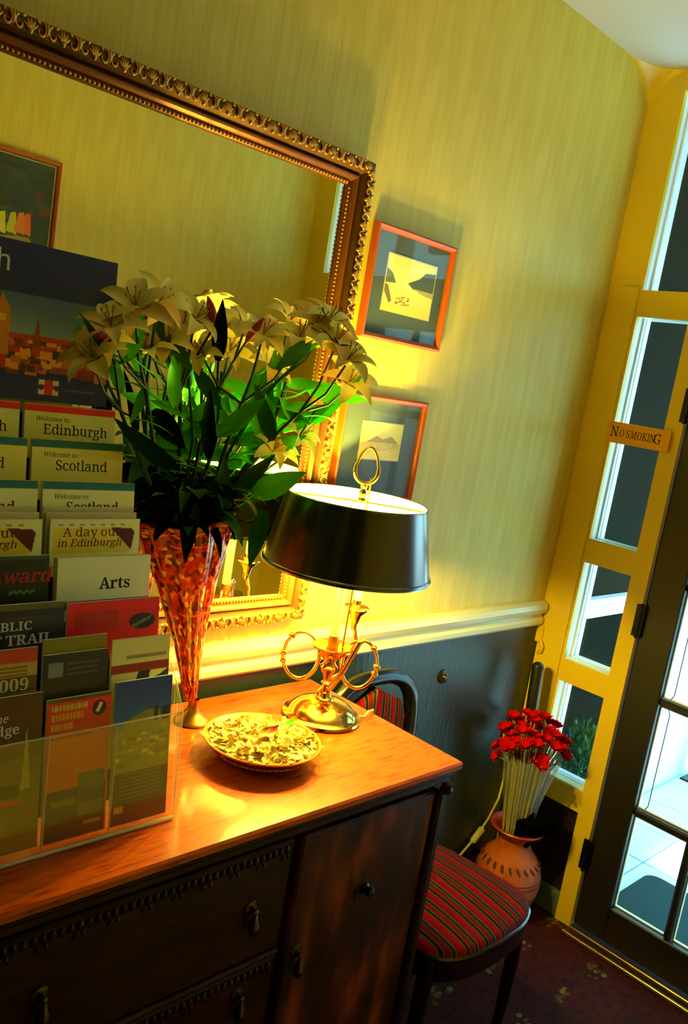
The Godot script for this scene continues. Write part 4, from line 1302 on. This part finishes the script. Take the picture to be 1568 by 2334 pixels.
	words(t, 0.183, h, 0.052, 0.034, "PUBLIC", 0.019, "white ink", "Droid Serif", true, false, 1.1)
	words(t, 0.183, h, 0.034, 0.055, "ART TRAIL", 0.022, "white ink", "Droid Serif", true, false, 1.08)
	im = sheet(96, 128, Color(0.62, 0.05, 0.05))
	im.fill_rect(Rect2i(0, 0, 96, 10), Color(0.70, 0.06, 0.06))
	im.fill_rect(Rect2i(8, 10, 44, 18), Color(0.54, 0.05, 0.05))
	disc(im, 77, 23, 14, Color(0.05, 0.06, 0.05), 8)
	poly_fill(im, [Vector2(66, 27), Vector2(88, 18), Vector2(87, 22), Vector2(68, 30)], Color(0.28, 0.36, 0.22))
	t = leaflet("bright red leaflet with a dark oval badge below the arts booklet", 0.743, 0.912, 1.285, zs[2], h, "white paper", im)
	im = sheet(96, 128, Color(0.07, 0.10, 0.05))
	im.fill_rect(Rect2i(0, 0, 96, 4), Color(0.14, 0.24, 0.10))
	for k in 12: im.fill_rect(Rect2i(60 + k * 2, 34 - (k % 3), 2, 3), Color(0.20, 0.42, 0.10))
	t = leaflet("dark green booklet with red script lettering", cols[0][0], 0.727, 1.353, zs[3], h, "cream paper", im)
	words(t, 0.171, h, 0.075, 0.032, "Award", 0.030, "red ink", "Droid Serif", true, true)
	im = sheet(96, 128, Color(0.82, 0.80, 0.60))
	im.fill_rect(Rect2i(0, 44, 96, 8), Color(0.12, 0.14, 0.10))
	t = leaflet("thick pale booklet lettered Arts in black", 0.741, 0.912, 1.347, zs[3], h, "cream paper", im, "", 0.014, "booklet")
	words(t, 0.171, h, 0.074, 0.045, "Arts", 0.027, "black ink", "Droid Serif", true)
	for c in 2:
		var left := c == 0
		var w: float = cols[c][1] - cols[c][0]
		var col := "left" if left else "right"
		var grp := ""
		im = sheet(96, 128, Color(0.82, 0.78, 0.52))
		im.fill_rect(Rect2i(3, 9, 82, 26), Color(0.80, 0.66, 0.24))
		for k in 7: im.fill_rect(Rect2i(8 + k * 11, 5, 5, 2), Color(0.56, 0.52, 0.36))
		poly_fill(im, [Vector2(64, 9), Vector2(86, 10), Vector2(90, 14), Vector2(87, 32)], Color(0.26, 0.05, 0.08))
		t = leaflet("cream leaflet lettered A day out, front of the %s stack of two" % col, cols[c][0] + 0.003, cols[c][1] - 0.002, 1.400, zs[4], h, "cream paper", im)
		words(t, w - 0.005, h, 0.022, 0.022, "A day out", 0.021, "brown ink", "Droid Serif", false, false, 1.1)
		words(t, w - 0.005, h, 0.014, 0.040, "in Edinburgh", 0.017, "brown ink", "Droid Serif", false, true, 1.1)
		leaflet("plain cream leaflet edge just behind the A day out leaflet, %s stack" % col, cols[c][0], cols[c][1] - 0.004, 1.409, zs[4] - 0.010, h, "cream paper", null)
		leaflet("plain cream leaflet edge below the lower Scotland booklet, %s stack" % col, cols[c][0] - 0.002, cols[c][1] - 0.006, 1.416, zs[4] - 0.019, h, "cream paper", null)
		for k in 3:
			im = sheet(96, 128, [Color(0.80, 0.78, 0.54), Color(0.80, 0.72, 0.36), Color(0.80, 0.76, 0.44)][k])
			im.fill_rect(Rect2i(0, 0, 96, 8), [Color(0.10, 0.34, 0.32), Color(0.10, 0.34, 0.32), Color(0.66, 0.13, 0.08)][k])
			if k == 2: im.fill_rect(Rect2i(0, 0, 96, 2), Color(0.72, 0.36, 0.20))
			var what: String = ["booklet lettered Scotland with a teal top edge, lower of two in the %s column", "booklet lettered Scotland with a teal top edge, upper of two in the %s column", "cream booklet lettered Edinburgh with a red top edge in the %s column"][k]
			t = leaflet(what % col, cols[c][0], cols[c][1], ys[5 + k], zs[5 + k], h, "cream paper", im, "", 0.008, "booklet")
			words(t, w, h, 0.020, 0.025, "Welcome to:", 0.011, "grey ink", "Droid Serif", false, true)
			words(t, w, h, 0.042 if k < 2 else 0.034, 0.043, "Scotland" if k < 2 else "Edinburgh", 0.024, "black ink", "Droid Serif", false, false, 1.0)

# ---------------------------------------------------------------- flowers in a tall vase
var fA := Vector3(1.165, 0.93, 0.125)
var fS := Vector3(0.7916, 0, 0.611)      # to the right as one faces the sideboard's end
var fN := Vector3(-0.611, 0, 0.7916)

func FV(s: float, y: float, d: float) -> Vector3:
	return fA + fS * s + Vector3(0, y, 0) + fN * d

func vase() -> void:
	var t := thing("glass_vase", "tall tapering red and amber mosaic glass vase full of flowers", "vase", Transform3D(Basis(fS, Vector3.UP, -fN * -1.0), fA))
	var s := Sh.new()
	s.lathe([Vector2(0, 0), Vector2(0.036, 0), Vector2(0.038, 0.004), Vector2(0.035, 0.009), Vector2(0.022, 0.017), Vector2(0.013, 0.028), Vector2(0.010, 0.042), Vector2(0.012, 0.052)], 32)
	put("foot", s, M["aged brass"], t)
	var tilt := Basis(Vector3(0, 0, 1), deg_to_rad(9.0)) * Basis(Vector3.RIGHT, deg_to_rad(6.5))
	s = Sh.new()
	s.lathe([Vector2(0.006, 0.048), Vector2(0.013, 0.056), Vector2(0.019, 0.11), Vector2(0.031, 0.19), Vector2(0.045, 0.255), Vector2(0.060, 0.325), Vector2(0.080, 0.39), Vector2(0.093, 0.44), Vector2(0.097, 0.462), Vector2(0.094, 0.464), Vector2(0.088, 0.44), Vector2(0.055, 0.325), Vector2(0.02, 0.14), Vector2(0.0, 0.12)], 72, Vector3.ZERO, tilt, false, 12, 0.055)
	put("bowl", s, M["red and amber mosaic glass"], t)
	# flower stems
	var heads := [[-0.192, 0.822, 0.208, 0.084], [-0.243, 0.731, 0.258, 0.073], [-0.141, 0.778, 0.092, 0.07], [-0.101, 0.83, 0.061, 0.07], [-0.008, 0.829, -0.02, 0.07], [0.131, 0.858, 0.0, 0.076], [0.173, 0.827, 0.03, 0.078], [0.214, 0.758, 0.01, 0.076], [0.05, 0.765, -0.03, 0.068], [-0.178, 0.752, 0.124, 0.07], [-0.223, 0.786, 0.246, 0.073], [0.079, 0.859, -0.03, 0.068], [-0.031, 0.78, -0.046, 0.065], [-0.073, 0.765, 0.04, 0.065], [-0.165, 0.845, 0.14, 0.07], [-0.122, 0.805, 0.03, 0.066], [0.03, 0.822, 0.04, 0.066], [0.1, 0.825, 0.05, 0.07], [0.155, 0.872, 0.0, 0.072], [0.198, 0.8, 0.05, 0.074], [-0.238, 0.755, 0.22, 0.07], [-0.05, 0.815, -0.03, 0.066], [0.085, 0.60, 0.01, 0.062], [0.135, 0.635, -0.02, 0.060]]
	var buds := [[-0.226, 0.769, 0.241, -0.259, 0.776, 0.274], [0.0, 0.804, 0.05, 0.027, 0.855, 0.055], [-0.062, 0.828, 0.05, -0.083, 0.877, 0.055]]
	var groups := [[[10, 0, 9, 14], -1, "left side with four big pale blossoms"], [[1, 20], 0, "far left, its red bud pointing away"], [[2, 3, 15], 2, "upright in the middle with a tall red bud"], [[4, 12, 21], 1, "right of the middle with a slanting red bud"], [[11, 5, 18], -1, "highest on the right with three blossoms"], [[6, 7, 19], -1, "nearest the lamp with three blossoms"], [[8, 13, 16, 17], -1, "in the middle behind the tall buds"], [[22, 23], -1, "short, its two blossoms low above the lamp shade"]]
	var gi := 0
	for g in groups:
		gi += 1
		var st := thing("lily_stem", "pale lily stem in the vase, " + g[2], "flower", Transform3D(), "lily stems in the vase")
		var mid := Vector3.ZERO
		for k in g[0]: mid += Vector3(heads[k][0], heads[k][1], heads[k][2])
		mid /= g[0].size()
		var hub := Vector3(-0.075 + (gi - 4) * 0.012, 0.42, (gi % 3 - 1) * 0.03)
		var fork := hub.lerp(mid, 0.72) + Vector3(0, -0.005, 0)
		s = Sh.new()
		var pts := []
		var rad := []
		for k in 9:
			var q := hub + Vector3(0.015, -0.14, 0)
			var u := k / 8.0
			var p := q.bezier_interpolate(hub + Vector3(0, 0.04, 0), Vector3(lerpf(hub.x, fork.x, 0.55), fork.y - 0.10, fork.z), fork, u)
			pts.append(FV(p.x, p.y, p.z)); rad.append(0.0052 - 0.0015 * u)
		s.tube(pts, rad, 7)
		for k in g[0]:
			var e := Vector3(heads[k][0], heads[k][1], heads[k][2])
			var m := fork.lerp(e, 0.5) + Vector3((e.x - fork.x) * 0.12, -0.012, 0)
			s.tube([FV(fork.x, fork.y, fork.z), FV(m.x, m.y, m.z), FV(e.x, e.y - 0.008, e.z)], [0.0032, 0.0028, 0.0024], 6)
		if g[1] >= 0:
			var bd = buds[g[1]]
			s.tube([FV(fork.x, fork.y, fork.z), FV((fork.x + bd[0]) / 2, (fork.y + bd[1]) / 2 + 0.01, (fork.z + bd[2]) / 2), FV(bd[0], bd[1], bd[2])], [0.003, 0.0026, 0.0024], 6)
		put("stem", s, M["stem green"], st)
		if g[1] >= 0:
			var bd = buds[g[1]]
			var a: Vector3 = FV(bd[0], bd[1], bd[2])
			var b := FV(bd[3], bd[4], bd[5])
			var dr := (b - a).normalized()
			s = Sh.new()
			var q := []
			for k in 8: q.append(a.lerp(b, k / 7.0))
			s.tube(q, [0.003, 0.006, 0.0078, 0.0085, 0.008, 0.0068, 0.0045, 0.001], 9)
			put("bud", s, M["red bud"], st)
		for k in g[0]:
			blossom(st, FV(heads[k][0], heads[k][1], heads[k][2]), Vector3(heads[k][0] - fork.x, 0, 0), heads[k][3], k)
		# leaves up the stem
		for k in 5:
			var u := 0.30 + 0.16 * k
			var p := hub.lerp(fork, u)
			var a := rng.randf() * TAU
			var o := fS * cos(a) * 0.9 + fN * sin(a) * 0.6 + Vector3(0, rng.randf_range(0.1, 0.8), 0)
			s = Sh.new()
			s.blade(FV(p.x, p.y, p.z), o, Vector3.UP, rng.randf_range(0.06, 0.10), rng.randf_range(0.016, 0.024), -0.4, 0.25, 0.7)
			put("leaf", s, M["leaf green"] if k % 3 else M["deep leaf green"], st)
	# leafy sprays between them: [from s, y, d, to s, y, d, width, dark]
	var lv := [[-0.099, 0.547, 0.09, -0.244, 0.634, 0.252, 0.036, 1], [-0.151, 0.648, 0.099, -0.091, 0.583, 0.09, 0.044, 1], [-0.04, 0.577, 0.06, -0.066, 0.709, 0.07, 0.03, 1], [-0.048, 0.765, 0.05, -0.057, 0.877, 0.06, 0.03, 1], [0.061, 0.774, -0.02, 0.157, 0.826, -0.01, 0.03, 0], [0.142, 0.734, -0.03, 0.262, 0.721, -0.02, 0.042, 0], [0.092, 0.648, -0.03, 0.196, 0.703, -0.02, 0.044, 0], [0.031, 0.641, -0.05, -0.026, 0.698, -0.04, 0.038, 0], [0.079, 0.625, 0.02, 0.037, 0.735, 0.03, 0.034, 1], [0.06, 0.505, 0.0, 0.159, 0.571, 0.01, 0.05, 0], [0.083, 0.481, 0.06, 0.071, 0.372, 0.07, 0.036, 1], [-0.082, 0.732, 0.05, -0.024, 0.669, 0.06, 0.03, 1], [0.119, 0.821, 0.05, 0.068, 0.756, 0.06, 0.036, 1], [-0.169, 0.691, 0.117, -0.178, 0.618, 0.124, 0.022, 0], [-0.222, 0.741, 0.236, -0.282, 0.813, 0.296, 0.012, 1], [-0.077, 0.598, -0.008, -0.099, 0.69, 0.009, 0.036, 0], [0.02, 0.555, -0.04, 0.102, 0.663, -0.03, 0.04, 0], [0.051, 0.699, -0.02, 0.151, 0.659, -0.01, 0.036, 0], [-0.02, 0.623, 0.03, 0.059, 0.702, 0.04, 0.036, 0], [-0.115, 0.665, 0.075, -0.142, 0.761, 0.098, 0.032, 0], [0.162, 0.669, -0.02, 0.251, 0.775, -0.01, 0.026, 0], [-0.01, 0.697, -0.06, 0.051, 0.595, -0.05, 0.034, 0], [-0.185, 0.761, 0.13, -0.206, 0.701, 0.219, 0.026, 0], [-0.19, 0.744, 0.203, -0.181, 0.817, 0.124, 0.03, 0], [-0.151, 0.572, 0.1, -0.182, 0.504, 0.196, 0.03, 1], [0.019, 0.508, 0.05, 0.087, 0.606, 0.06, 0.032, 1], [0.0, 0.473, 0.07, -0.019, 0.589, 0.08, 0.034, 1], [-0.142, 0.789, 0.092, -0.095, 0.732, 0.09, 0.03, 1], [-0.173, 0.84, 0.118, -0.155, 0.775, 0.103, 0.024, 1]]
	var sp: Node3D
	for i in lv.size():
		if i % 10 == 0:
			sp = thing("leafy_spray", ["green leafy spray at the left of the vase with a long dark leaf", "bright green leafy spray on the lamp side of the bouquet", "leafy spray in the heart of the bouquet above the rim"][i / 10], "foliage", Transform3D(), "leafy sprays in the vase")
			s = Sh.new()
			var tip: float = [-0.06, 0.07, -0.03][i / 10]
			s.tube([FV(-0.06, 0.30, 0.0), FV(-0.05 + tip * 0.3, 0.46, 0.02), FV(tip, 0.60, 0.01), FV(tip * 1.3, 0.74, -0.01)], [0.005, 0.0048, 0.004, 0.003], 7)
			put("stem", s, M["stem green"], sp)
		var q = lv[i]
		s = Sh.new()
		var a := FV(q[0], q[1], q[2])
		var b := FV(q[3], q[4], q[5])
		var d := b - a
		var face := (fN + Vector3(0, 0.35, 0) + fS * rng.randf_range(-0.5, 0.5)).normalized()
		s.blade(a - d * 0.04, d, face, d.length() * 1.08, q[6], 0.28, 0.25, 0.7, 9)
		# leaf stalk back towards the nearest stem
		var c := FV(lerpf(q[0], -0.04, 0.3), q[1] - 0.03, q[2] * 0.5)
		s.tube([a, a.lerp(c, 0.5) + Vector3(0, -0.004, 0), c], [0.0016, 0.0018, 0.002], 5)
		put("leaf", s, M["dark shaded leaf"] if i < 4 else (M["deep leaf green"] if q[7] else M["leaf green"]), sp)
	sp = thing("leafy_spray", "airy bright green spray reaching from the rim towards the lamp", "foliage", Transform3D(), "leafy sprays in the vase")
	s = Sh.new()
	for e in [[0.16, 0.70, 0.0], [0.10, 0.75, -0.04], [0.03, 0.72, -0.05], [-0.10, 0.72, 0.03]]:
		s.tube([FV(-0.055, 0.36, 0.0), FV(-0.05 + e[0] * 0.3, 0.48, e[2] * 0.4), FV(e[0] * 0.75, 0.60, e[2]), FV(e[0], e[1], e[2])], [0.0034, 0.0032, 0.0028, 0.002], 6)
	put("stem", s, M["stem green"], sp)
	for i in 34:
		var e = [[0.16, 0.70, 0.0], [0.10, 0.75, -0.04], [0.03, 0.72, -0.05], [-0.10, 0.72, 0.03]][i % 4]
		var u := rng.randf_range(0.35, 1.0)
		var o := Vector3(-0.05, 0.48, 0.0).lerp(Vector3(e[0], e[1], e[2]), u)
		var a := rng.randf_range(-0.6, 3.6)
		s = Sh.new()
		s.blade(FV(o.x, o.y, o.z), fS * cos(a) + Vector3(0, sin(a) * 0.8 + 0.15, 0) + fN * rng.randf_range(-0.15, 0.5), (fN + Vector3(0, 0.5, 0)).normalized(), rng.randf_range(0.07, 0.115), rng.randf_range(0.024, 0.040), rng.randf_range(-0.5, 0.3), 0.25, 0.7, 8)
		put("leaf", s, M["leaf green"], sp)
	# dark collar of leaves over the rim
	sp = thing("leafy_spray", "dense dark leaves spilling over the rim of the vase", "foliage", Transform3D(), "leafy sprays in the vase")
	s = Sh.new()
	s.tube([FV(-0.06, 0.30, 0.0), FV(-0.07, 0.42, 0.0), FV(-0.075, 0.50, 0.0)], [0.014, 0.02, 0.012], 8)
	put("stem", s, M["stem green"], sp)
	for i in 110:
		var a := TAU * i / 110.0 * 3.0 + rng.randf() * 0.3
		var r := rng.randf_range(0.01, 0.085)
		var o := FV(-0.066 + cos(a) * r, rng.randf_range(0.44, 0.53), 0.045 + sin(a) * r)
		var d := fS * cos(a) + fN * sin(a) + Vector3(0, rng.randf_range(-0.35, 0.75), 0)
		s = Sh.new()
		s.blade(o, d, Vector3.UP, rng.randf_range(0.06, 0.115), rng.randf_range(0.022, 0.038), rng.randf_range(-0.9, -0.2), 0.3, 0.7)
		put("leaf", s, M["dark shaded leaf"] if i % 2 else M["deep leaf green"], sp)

func blossom(st: Node3D, c: Vector3, lean: Vector3, sz: float, k: int) -> void:
	var fl := Node3D.new()
	var nm := "blossom"
	var i := 0
	while st.has_node(NodePath(nm)):
		i += 1; nm = "blossom_%03d" % i
	fl.name = nm
	st.add_child(fl, true)
	var ax := (Vector3(0, 0.75, 0) + fN * rng.randf_range(0.25, 0.9) + fS * (signf(lean.x) * rng.randf_range(0.1, 0.7))).normalized()
	var u := ax.cross(Vector3.RIGHT).normalized()
	var w := ax.cross(u).normalized()
	var turn := rng.randf() * TAU
	for p in 6:
		var a := turn + TAU * p / 6.0
		var rd := u * cos(a) + w * sin(a)
		var outer := p % 2 == 0
		var d := ax * 0.80 + rd * (0.62 if outer else 0.5)
		var s := Sh.new()
		s.blade(c + rd * 0.002, d, ax - rd * 0.9, sz * (1.0 if outer else 0.95), sz * (0.46 if outer else 0.36), -0.95, 0.35, 0.85, 8)
		put("petal", s, M["cream petal"] if (p + k) % 5 else M["blush petal"], fl)
	var s2 := Sh.new()
	for p in 5:
		var a := turn + 0.5 + TAU * p / 5.0
		var rd := u * cos(a) + w * sin(a)
		s2.tube([c + ax * 0.004, c + ax * sz * 0.3 + rd * sz * 0.07, c + ax * sz * 0.52 + rd * sz * 0.14], 0.0008, 5)
		s2.ball(c + ax * sz * 0.53 + rd * sz * 0.145, Vector3(0.0016, 0.0028, 0.0016), 6, 4)
	put("stamens", s2, M["brown anther"], fl)

# ---------------------------------------------------------------- gilt bowl
func dish() -> void:
	var t := thing("gilt_bowl", "shallow gilt bowl of dried petals on the sideboard", "bowl", at(1.203, TOP, 0.314))
	var s := Sh.new()
	s.lathe([Vector2(0.0, 0.0), Vector2(0.070, 0.0), Vector2(0.072, 0.003), Vector2(0.090, 0.010), Vector2(0.105, 0.022), Vector2(0.114, 0.033), Vector2(0.119, 0.036), Vector2(0.119, 0.039), Vector2(0.113, 0.038), Vector2(0.102, 0.027), Vector2(0.085, 0.015), Vector2(0.0, 0.008)], 64)
	put("bowl", s, M["aged brass"], t)
	var orn := Sh.new()
	for k in 6:
		var a := -1.1 + 0.44 * k
		orn.ball(Vector3(sin(a) * 0.006, cos(a) * 0.006 - 0.003, 0), Vector3(0.0022, 0.0065, 0.0022), 6, 4, Basis(Vector3(0, 0, 1), -a))
	var om := orn.mesh()
	for k in 28:
		var a := TAU * k / 28.0
		var d := Vector3(cos(a), 0, sin(a))
		var b := Basis(Vector3(-sin(a), 0, cos(a)) * -1.0, Vector3(0, 0.75, 0) + d * 0.66, d * 0.75 - Vector3(0, 0.66, 0))
		put("embossed_leaf", om, M["gilt carving"], t, Transform3D(b, d * 0.0985 + Vector3(0, 0.0165, 0)))
	var pot := Sh.new()
	var r2 := RandomNumberGenerator.new()
	r2.seed = 3
	for k in 420:
		var r := 0.108 * sqrt(r2.randf())
		var a := r2.randf() * TAU
		var y := 0.026 + 0.016 * (1 - pow(r / 0.115, 2)) + r2.randf() * 0.005
		var d := Vector3(r2.randf() - .5, r2.randf() * 0.16 - 0.05, r2.randf() - .5)
		pot.blade(Vector3(cos(a) * r, y, sin(a) * r), d, Vector3(r2.randf() - .5, 1, r2.randf() - .5), r2.randf_range(0.014, 0.026), r2.randf_range(0.010, 0.018), r2.randf_range(-0.1, 0.5), 0.35, 0.8, 4)
	pot.lathe([Vector2(0.106, 0.030), Vector2(0.06, 0.040), Vector2(0.0, 0.043)], 24)
	var o := put("dried_petals", pot, mat("dried petal", Color(0.90, 0.80, 0.46), 0.6), null, at(1.203, TOP, 0.314))
	tag(o, "pale yellow dried petals heaped in the gilt bowl", "potpourri")
	o.set_meta("kind", "stuff")
	for q in [[0.012, 0.010, 0.05, "red bud", "dried red petal in the middle of the potpourri"], [0.085, -0.020, 0.038, "leaf green", "green leaf at the bowl's rim on the lamp side"], [-0.01, 0.012, 0.052, "brown anther", "brown seed husk among the dried petals"]]:
		s = Sh.new()
		s.blade(Vector3(-0.013, 0, 0), Vector3(1, 0.15, 0.3), Vector3.UP, 0.032, 0.02, 0.5, 0.4, 0.8, 6)
		tag(put("dried_petal" if q[3] != "leaf green" else "leaf", s, M[q[3]], null, at(1.203 + q[0], TOP + q[2] + 0.001, 0.314 + q[1])), q[4], "petal" if q[3] != "leaf green" else "leaf")

# ---------------------------------------------------------------- urn, dried stems, umbrella
func urn() -> void:
	var c := Vector3(2.556, 0, 0.162)
	var t := thing("terracotta_urn", "round bellied terracotta urn with incised leaf marks in the corner", "urn", Transform3D(Basis(), c))
	var s := Sh.new()
	s.lathe([Vector2(0, 0), Vector2(0.062, 0), Vector2(0.066, 0.006), Vector2(0.088, 0.05), Vector2(0.104, 0.095), Vector2(0.111, 0.135), Vector2(0.109, 0.165), Vector2(0.100, 0.195), Vector2(0.083, 0.222), Vector2(0.066, 0.240), Vector2(0.058, 0.255), Vector2(0.055, 0.270), Vector2(0.056, 0.283)], 56)
	put("body", s, M["terracotta"], t)
	s = Sh.new()
	s.lathe([Vector2(0.056, 0.283), Vector2(0.064, 0.298), Vector2(0.080, 0.312), Vector2(0.089, 0.317), Vector2(0.091, 0.322), Vector2(0.088, 0.326), Vector2(0.076, 0.323), Vector2(0.060, 0.308), Vector2(0.050, 0.28), Vector2(0.05, 0.20)], 56)
	put("rim", s, M["red glazed clay"], t)
	s = Sh.new()
	for y in [[0.163, 0.1094], [0.150, 0.1108], [0.106, 0.1065]]:
		var pts := []
		for k in 49:
			var a := TAU * k / 48.0
			pts.append(Vector3(cos(a) * y[1], y[0], sin(a) * y[1]))
		s.tube(pts, 0.0016, 5, false)
	put("incised_band", s, M["dark groove"], t)
	var mk := Sh.new()
	mk.ball(Vector3.ZERO, Vector3(0.0052, 0.018, 0.0024), 8, 6)
	var mm := mk.mesh()
	for k in 22:
		var a := TAU * k / 22.0
		var d := Vector3(cos(a), 0, sin(a))
		var n := (d * 0.62 + Vector3(0, 0.78, 0)).normalized()
		var sd := n.cross(Vector3.UP).normalized()
		put("incised_mark", mm, M["dark groove"], t, Transform3D(Basis(sd, n.cross(sd) * -1.0, n).rotated(n, 0.3), d * 0.0925 + Vector3(0, 0.2085, 0)))
		n = (d * 0.93 - Vector3(0, 0.36, 0)).normalized()
		sd = n.cross(Vector3.UP).normalized()
		put("incised_mark", mm, M["dark groove"], t, Transform3D(Basis(sd, n.cross(sd) * -1.0, n).rotated(n, -0.3), d * 0.098 + Vector3(0, 0.078, 0)))
	# bunch of pale stems with scarlet heads
	var hm := Sh.new()
	for ring in 3:
		for p in 6:
			var a := TAU * p / 6.0 + ring * 0.5
			var d := Vector3(cos(a), 0.5 + 0.7 * ring, sin(a))
			hm.blade(Vector3(cos(a) * 0.002, 0.0, sin(a) * 0.002), d, Vector3.UP, 0.026 - 0.003 * ring, 0.014, 0.2 - 0.2 * ring, 0.4, 0.85, 4)
	var head := hm.mesh()
	var up := Vector3(-0.03, 1, -0.03).normalized()
	for i in 74:
		var a := i * 2.39996
		var r := sqrt((i + 0.5) / 74.0)
		var b0 := c + Vector3(cos(a) * r * 0.040, 0.225, sin(a) * r * 0.040)
		var b1 := c + Vector3(-0.012 + cos(a) * r * 0.075, 0.55, sin(a) * r * 0.075)
		var tall := rng.randf_range(0.585, 0.70) - 0.02 * r + (0.03 if r < 0.4 else 0.0)
		var b2 := c + Vector3(-0.018 + cos(a) * r * 0.118, tall, sin(a) * r * 0.112)
		var f := thing("red_flower", "scarlet flower on a pale stem in the bunch standing in the urn", "flower", Transform3D(), "scarlet flowers in the urn")
		s = Sh.new()
		s.tube([b0, b0.lerp(b1, 0.5), b1, b2], [0.0034, 0.0034, 0.0032, 0.0024], 6)
		put("stem", s, M["pale dried stem"], f)
		var dir := (b2 - b1).normalized()
		var sd := dir.cross(Vector3(0.3, 0.1, 0.9)).normalized()
		put("flower_head", head, M["scarlet petal"], f, Transform3D(Basis(sd, dir, sd.cross(dir)).scaled(Vector3.ONE * rng.randf_range(0.95, 1.35)), b2))
	s = Sh.new()
	for side in [1.0, 0.97]:
		s.lathe([Vector2(0.046 * side, 0.33), Vector2(0.062 * side, 0.43), Vector2(0.084 * side, 0.53), Vector2(0.098 * side, 0.585)], 40, Vector3.ZERO, Basis(), side < 1.0, 9, 0.06)
	tag(put("cellophane_sleeve", s, M["thin cellophane"], null, Transform3D(Basis(), c + Vector3(-0.008, 0, 0))), "clear cellophane sleeve wrapped round the pale flower stems", "wrapping")
	# folded umbrella, handle up, canopy bundled at the mouth
	var um := thing("umbrella", "folded black umbrella standing in the urn behind the red flowers", "umbrella")
	var p0 := c + Vector3(0.012, 0.22, -0.03)
	var p1 := Vector3(2.60, 0.70, 0.098)
	var p2 := Vector3(2.602, 0.866, 0.088)
	s = Sh.new()
	s.tube([p0, p0.lerp(p1, 0.5), p1], 0.005, 8)
	put("shaft", s, M["blackened iron"], um)
	s = Sh.new()
	var ax := (p2 - p1).normalized()
	s.tube([p1 - ax * 0.02, p1, p1 + ax * 0.02, p2 - ax * 0.012, p2 - ax * 0.004, p2 + ax * 0.002], [0.012, 0.0175, 0.0195, 0.0195, 0.0165, 0.008], 16)
	put("grip", s, M["black rubber"], um)
	s = Sh.new()
	for k in 9:
		var a := TAU * k / 9.0
		var o := Vector3(cos(a), 0, sin(a))
		var sd := Vector3(0.481, 0, 0.877)
		var nn := Vector3(-0.877, 0, 0.481)
		var bs := c + sd * 0.022 + nn * 0.018 + Vector3(0, 0.26, 0) + o * 0.010
		s.tube([bs, bs + sd * 0.004 + Vector3(0, 0.05, 0) + o * 0.010, bs + sd * 0.022 + Vector3(0, 0.10, 0) + o * 0.030, bs + sd * 0.048 + Vector3(0, 0.118, 0) + o * 0.036, bs + sd * 0.068 + Vector3(0, 0.085, 0) + o * 0.024], [0.012, 0.020, 0.028, 0.026, 0.008], 9)
	put("canopy", s, M["black cloth"], um)

# ---------------------------------------------------------------- the rest
func small_things() -> void:
	# flex hanging on the green wall with a line switch
	var t := thing("electric_flex", "pale yellow electric flex with a switch hanging down the green wall", "cable")
	var s := Sh.new()
	s.tube([Vector3(2.585, 0.62, 0.012), Vector3(2.632, 0.50, 0.016), Vector3(2.650, 0.40, 0.02), Vector3(2.640, 0.33, 0.022), Vector3(2.60, 0.265, 0.022), Vector3(2.56, 0.222, 0.022), Vector3(2.47, 0.168, 0.024), Vector3(2.38, 0.128, 0.026), Vector3(2.28, 0.07, 0.03), Vector3(2.2, 0.008, 0.04)], 0.0042, 8)
	put("cord", s, M["cream flex"], t)
	s = Sh.new()
	var d := Vector3(-0.075, -0.06, 0.0).normalized()
	s.tube([Vector3(2.575, 0.236, 0.023), Vector3(2.570, 0.232, 0.023), Vector3(2.528, 0.198, 0.023), Vector3(2.523, 0.194, 0.023)], [0.006, 0.013, 0.012, 0.006], 10)
	put("line_switch", s, M["cream flex"], t)
	# old cable knob on the green wall
	s = Sh.new()
	s.lathe([Vector2(0, 0), Vector2(0.022, 0), Vector2(0.022, 0.004), Vector2(0.016, 0.008), Vector2(0.010, 0.009), Vector2(0.008, 0.016), Vector2(0, 0.017)], 20, Vector3.ZERO, Basis(Vector3.RIGHT, PI / 2))
	s.box(Vector3(0.010, -0.012, 0.006), Vector3(0.016, 0.014, 0.012), 0.003)
	tag(put("wall_rosette", s, M["old bronze"], null, at(2.193, 0.844, 0.006)), "small dull brass rosette on the green lower wall", "rosette")
